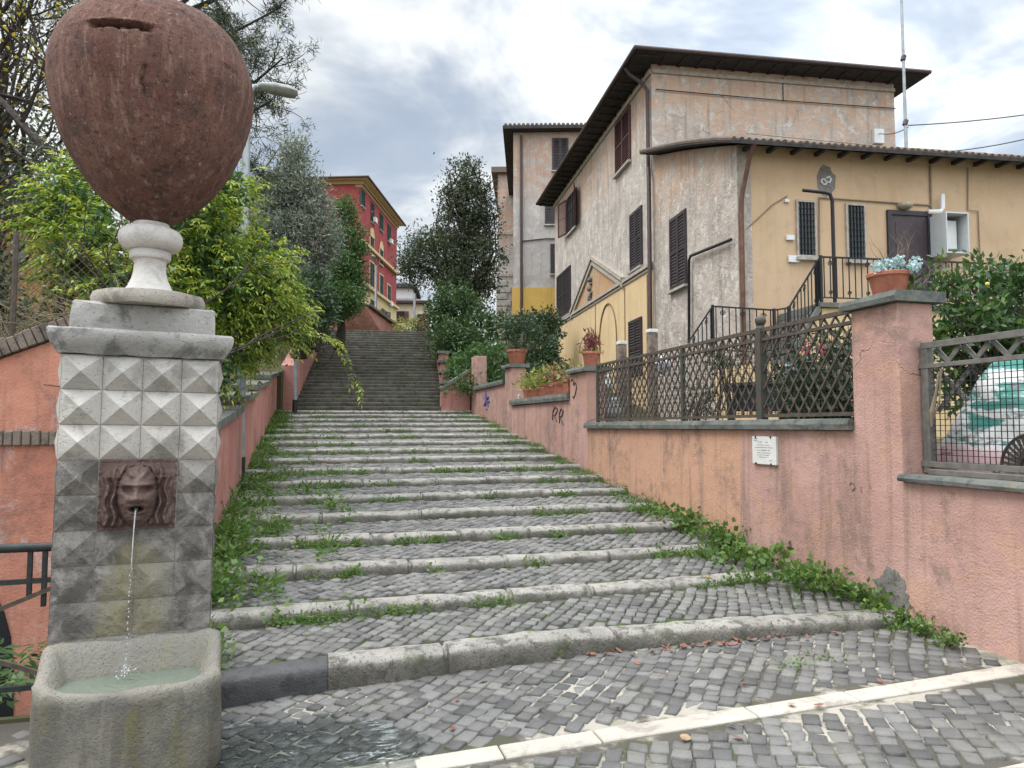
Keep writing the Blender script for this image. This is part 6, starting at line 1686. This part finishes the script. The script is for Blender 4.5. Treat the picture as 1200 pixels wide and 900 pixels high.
for i in range(0, NK):                                   # foot of every kerb
    n_ = 620 if i < 8 else 420
    for _ in range(n_):
        x = rnd.uniform(XL, XR); y = yk(i, x)-abs(rnd.gauss(0, .035))-.015
        dens = .24-.30*(x < .6)-.22*(x > 3.3) + (.22 if i == 0 else 0)
        if i == 0 and x < 1.6: continue
        if ok(x, y, dens): seeds.append((x, y, stair_z(x, y)-.01, rnd.uniform(.04, .12), rnd.randint(4, 9), rnd.choice((.12, .4, .7))))
        if rnd.random() < .25 and ok(x, y, dens+.1): seeds.append((x, y-rnd.uniform(.05, .35), stair_z(x, y-.1)-.012, rnd.uniform(.02, .045), 5, .5))
for _ in range(3800):                                    # left patch, thick by the wall
    y = rnd.uniform(5.15, 20.5); w = 1.25 if 6.4 < y < 12 else .75 if y <= 6.4 else .5
    x = XL+abs(rnd.gauss(0, .55))*w
    if x < .9 and ok(x, y, -.14+.5*(x-XL)/w/1.4): seeds.append((x, y, stair_z(x, y)-.01, rnd.uniform(.07, .22)*(1.25 if 6.3 < y < 11 else .8), rnd.randint(7, 14), rnd.choice((.09, .12, .35, .6))))
for _ in range(2300):                                    # right strip along the wall
    y = rnd.uniform(5.0, 20.6); x = XR-abs(rnd.gauss(0, .30))*(1.5 if y < 8.5 else .9)
    if ok(x, y, -.22+.45*(XR-x)): seeds.append((x, y, stair_z(x, y)-.01, rnd.uniform(.05, .17)*(1 if y < 9 else .65), rnd.randint(6, 11), rnd.choice((.12, .35, .7, .9) if y < 9 else (.1, .15, .5))))
for _ in range(150):
    x = rnd.uniform(3.0, 4.5); y = rnd.uniform(4.2, 5.1)
    if ok(x, y, .22-.2*(x > 4.2)): seeds.append((x, y, sz(x)-.005, rnd.uniform(.03, .08), 7, .6))
w = weed_mesh('weeds', seeds, LM_WEED); tag(w, 'low green weeds and grass sprouting along the kerbs and walls of the steps', 'weeds', kind='stuff')
for x, y, s, lab in ((4.30, 5.30, .26, 'leafy mallow weed at the foot of the bare mortar patch'), (4.15, 5.62, .24, 'broad leafy weed clump spilling over the second kerb'), (4.2, 6.25, .30, 'tall leafy weed clump against the salmon wall below the plaque'),
                     (4.32, 7.1, .30, 'dark leafy weed at the foot of the salmon wall left of the plaque'), (4.3, 7.9, .34, 'large nettle like weed against the salmon wall under the fence'), (4.38, 4.72, .15, 'small mallow weed at the wall foot right of the lowest kerb'),
                     (4.40, 4.95, .20, 'round leaved weed below the bare mortar patch, right of the lowest kerb end'), (4.36, 4.45, .13, 'small round weed where the white stone strip meets the wall'), (4.33, 4.2, .11, 'rightmost small weed at the wall foot beside the white strip'), (-.72, 5.3, .22, 'grassy weed tuft beside the fountain on the lowest step'), (-.85, 6.3, .34, 'leafy weed clump against the left wall behind the fountain')):
    t = thing('weed_plant', lab, 'weed', (x, y, stair_z(x, y)), 0, 'larger weeds along the walls')
    sd = [(x+rnd.gauss(0, s*.45), y+rnd.gauss(0, s*.5), stair_z(x, y)+rnd.uniform(0, s*.5), s*rnd.uniform(.4, .8), 12, .85) for _ in range(16)]
    weed_mesh('leaves', sd, LM_WEED, t)
    m = MB()
    for q in sd[:8]: m.tube([(x, y, stair_z(x, y)-.02), (q[0], q[1], q[2]+q[3]*.6)], [.004, .003], 4)
    m.build('stems', plain('green_stem', (.1, .14, .05), .8), t)
# creeping plant on the left wall edge
cp = thing('creeper', 'small leafy creeper hanging down the salmon wall beside the fountain', 'climbing plant', (-1.6, 6.47, 1.6))
m = MB(); q = [(-1.62, 6.47, 1.98), (-1.78, 6.46, 1.95), (-1.88, 6.46, 1.8), (-1.84, 6.46, 1.66), (-1.7, 6.46, 1.56), (-1.5, 6.45, 1.5), (-1.46, 6.45, 1.2), (-1.47, 6.45, .9)]; m.tube(q, .005, 4)
m.tube([(-1.62, 6.47, 1.98), (-1.8, 6.47, 1.9), (-2.05, 6.47, 1.93)], .004, 4); m.build('stems', plain('brown_vine', (.1, .06, .045), .9), cp)
P = np.array([V(q[i])+(V(q[i+1])-V(q[i]))*t for i in range(len(q)-1) for t in np.linspace(0, 1, 8)]); P = np.repeat(P, 4, axis=0); P += rng.normal(size=P.shape)*np.array([.035, .012, .035])
v, f = leaf_arrays(P, rng.normal(size=P.shape)+np.array([0, -.5, -.3]), .05, .035); npmesh('leaves', v, f, LM_MAG, cp)
P = np.array([-1.6, 6.42, 1.56])+rng.normal(size=(170, 3))*np.array([.12, .03, .04]); v, f = leaf_arrays(P, rng.normal(size=P.shape), .05, .03); npmesh('leaves', v, f, LM_MAG, cp)
fern = thing('fern', 'green fern growing in the sunken path behind the railing', 'plant', (-1.75, 5.7, -.3))
v, f = compound(np.array([[-1.75, 5.7, -.1]]*16)+rng.normal(size=(16, 3))*.12, rng.normal(size=(16, 3))+np.array([0, 0, 1.2]), 7, rng.uniform(.3, .6, 16), .12, .035); npmesh('fronds', v, f, LM_GREEN, fern)

# fallen leaves
lm_ = [MB(), MB()]
for k, q in enumerate(lm_):
    a = [(0, -.04), (.022, -.015), (.026, .012), (.010, .045), (-.012, .042), (-.026, .01), (-.02, -.018)]
    q.add([(0, 0, .004)]+[(x*(1.3 if k else .8), y, .004+.16*abs(x)*(1 if k else .6)+(.008 if y > .03 else 0)) for x, y in a], [(0, i+1, (i+1) % 7+1) for i in range(7)])
protos = [q.build('fallen_leaf', m_, recalc=False, smooth=False) for q, m_ in zip(lm_, (plain('red_brown_leaf', (.24, .10, .065), .7, 0, .5, 30), plain('tan_leaf', (.36, .24, .13), .7, 0, .4, 30)))]
spots = []
for _ in range(52): 
    x = rnd.triangular(1.6, 4.0, 3.3); spots.append((x, yk(0, x)-abs(rnd.gauss(.04, .05))-.02, 0))
for _ in range(16): spots.append((rnd.uniform(.2, 4.3), rnd.uniform(3.4, 4.8), rnd.choice((0, 0, 0, 0, 0, 1))))
for _ in range(9): spots.append((rnd.uniform(-.4, 4), rnd.uniform(5.3, 8), rnd.choice((0, 1, 1))))
first = [True, True]
for x, y, k in spots:
    o = protos[k] if first[k] else protos[k].copy()
    if not first[k]: col.objects.link(o)
    first[k] = False
    o.location = (x, y, stair_z(x, y)+.012); o.rotation_euler = (rnd.gauss(0, .2), rnd.gauss(0, .2), rnd.uniform(0, 6.28)); s = rnd.uniform(.5, .9); o.scale = (s, s, s)
    tag(o, 'dry red brown leaf fallen on the cobbles' if k == 0 else 'dry tan leaf fallen on the cobbles', 'leaf', 'fallen leaves')

# ------------------------------------------------------------------ sky and sun
w = NT('World', world=True); sc.world = w.o
gen = w.n('ShaderNodeTexCoord').outputs['Generated']
sx, sy, szz = w.sep(gen)
SUN_AZ, SUN_EL = R(-75), R(58)                          # from the left, a little behind the camera
sdir = V((math.sin(SUN_AZ)*math.cos(SUN_EL), math.cos(SUN_AZ)*math.cos(SUN_EL), math.sin(SUN_EL)))
sky = w.n('ShaderNodeTexSky', sky_type='NISHITA'); sky.sun_disc = False; sky.sun_elevation = SUN_EL; sky.sun_rotation = SUN_AZ; sky.dust_density = 2
blue = w.mix(1.0, sky.outputs[0], (.10, .10, .10), 'MULTIPLY')
kz = w.math('ADD', w.math('MAXIMUM', szz, 0.0), .30)
cmb = w.n('ShaderNodeCombineXYZ'); w.l(w.math('DIVIDE', sx, kz), cmb.inputs[0]); w.l(w.math('DIVIDE', sy, kz), cmb.inputs[1]); w.l(szz, cmb.inputs[2])
cv = cmb.outputs[0]
n1 = w.noise(cv, 1.9, 9, .58, .5); n2 = w.noise(cv, 4.2, 8, .62, .6)
cover = w.sstep(n1, .36, .54)
cl = w.ramp(w.math('ADD', w.math('MULTIPLY', n1, .55), w.math('MULTIPLY', n2, .45)), [(.37, (.48, .52, .57)), (.46, (.62, .66, .70)), (.54, (.78, .81, .83)), (.64, (.95, .96, .97))])
base = w.mix(w.math('ADD', w.math('MULTIPLY', cover, .75), .25), w.mix(.6, blue, (.42, .50, .60)), cl)
# unseen sky overhead and behind the camera is brightened as added fill; clouds glow round the veiled sun over the house
fw = w.n('ShaderNodeVectorMath', operation='DOT_PRODUCT'); w.l(gen, fw.inputs[0]); fw.inputs[1].default_value = FH
gl = ray(965, 45).normalized(); gd = w.n('ShaderNodeVectorMath', operation='DOT_PRODUCT'); w.l(gen, gd.inputs[0]); gd.inputs[1].default_value = gl
br_ = w.math('ADD', .94, w.math('MULTIPLY', w.sstep(szz, .50, .95), SKY_TOP))
br_ = w.math('ADD', br_, w.math('MULTIPLY', w.sstep(fw.outputs['Value'], .25, -.5), SKY_BACK))
br_ = w.math('ADD', br_, w.math('MULTIPLY', w.math('POWER', w.math('MAXIMUM', gd.outputs['Value'], 0.0), 22.0), .45))
cc = w.n('ShaderNodeCombineXYZ')
for i in range(3): w.l(br_, cc.inputs[i])
fin = w.mix(1.0, base, cc.outputs[0], 'MULTIPLY')
bg = w.n('ShaderNodeBackground'); w.l(fin, bg.inputs[0]); bg.inputs[1].default_value = 1.0
wo = w.n('ShaderNodeOutputWorld'); w.l(bg.outputs[0], wo.inputs[0])
ld = bpy.data.lights.new('sun', 'SUN'); ld.energy = SUN_E; ld.angle = R(25); ld.color = (1, .955, .89)
lo = bpy.data.objects.new('sun', ld); col.objects.link(lo); lo.rotation_euler = sdir.to_track_quat('Z', 'Y').to_euler(); lo.location = (-20, -5, 30)
sc.view_settings.view_transform = 'Standard'; sc.view_settings.look = 'None'; sc.view_settings.gamma = 1; sc.view_settings.exposure = EXPO
sc.render.engine = 'CYCLES'; sc.cycles.max_bounces = 5; sc.cycles.diffuse_bounces = 2; sc.cycles.transparent_max_bounces = 8
sc.cycles.caustics_reflective = False; sc.cycles.caustics_refractive = False
sc.world.cycles.sampling_method = 'AUTOMATIC'
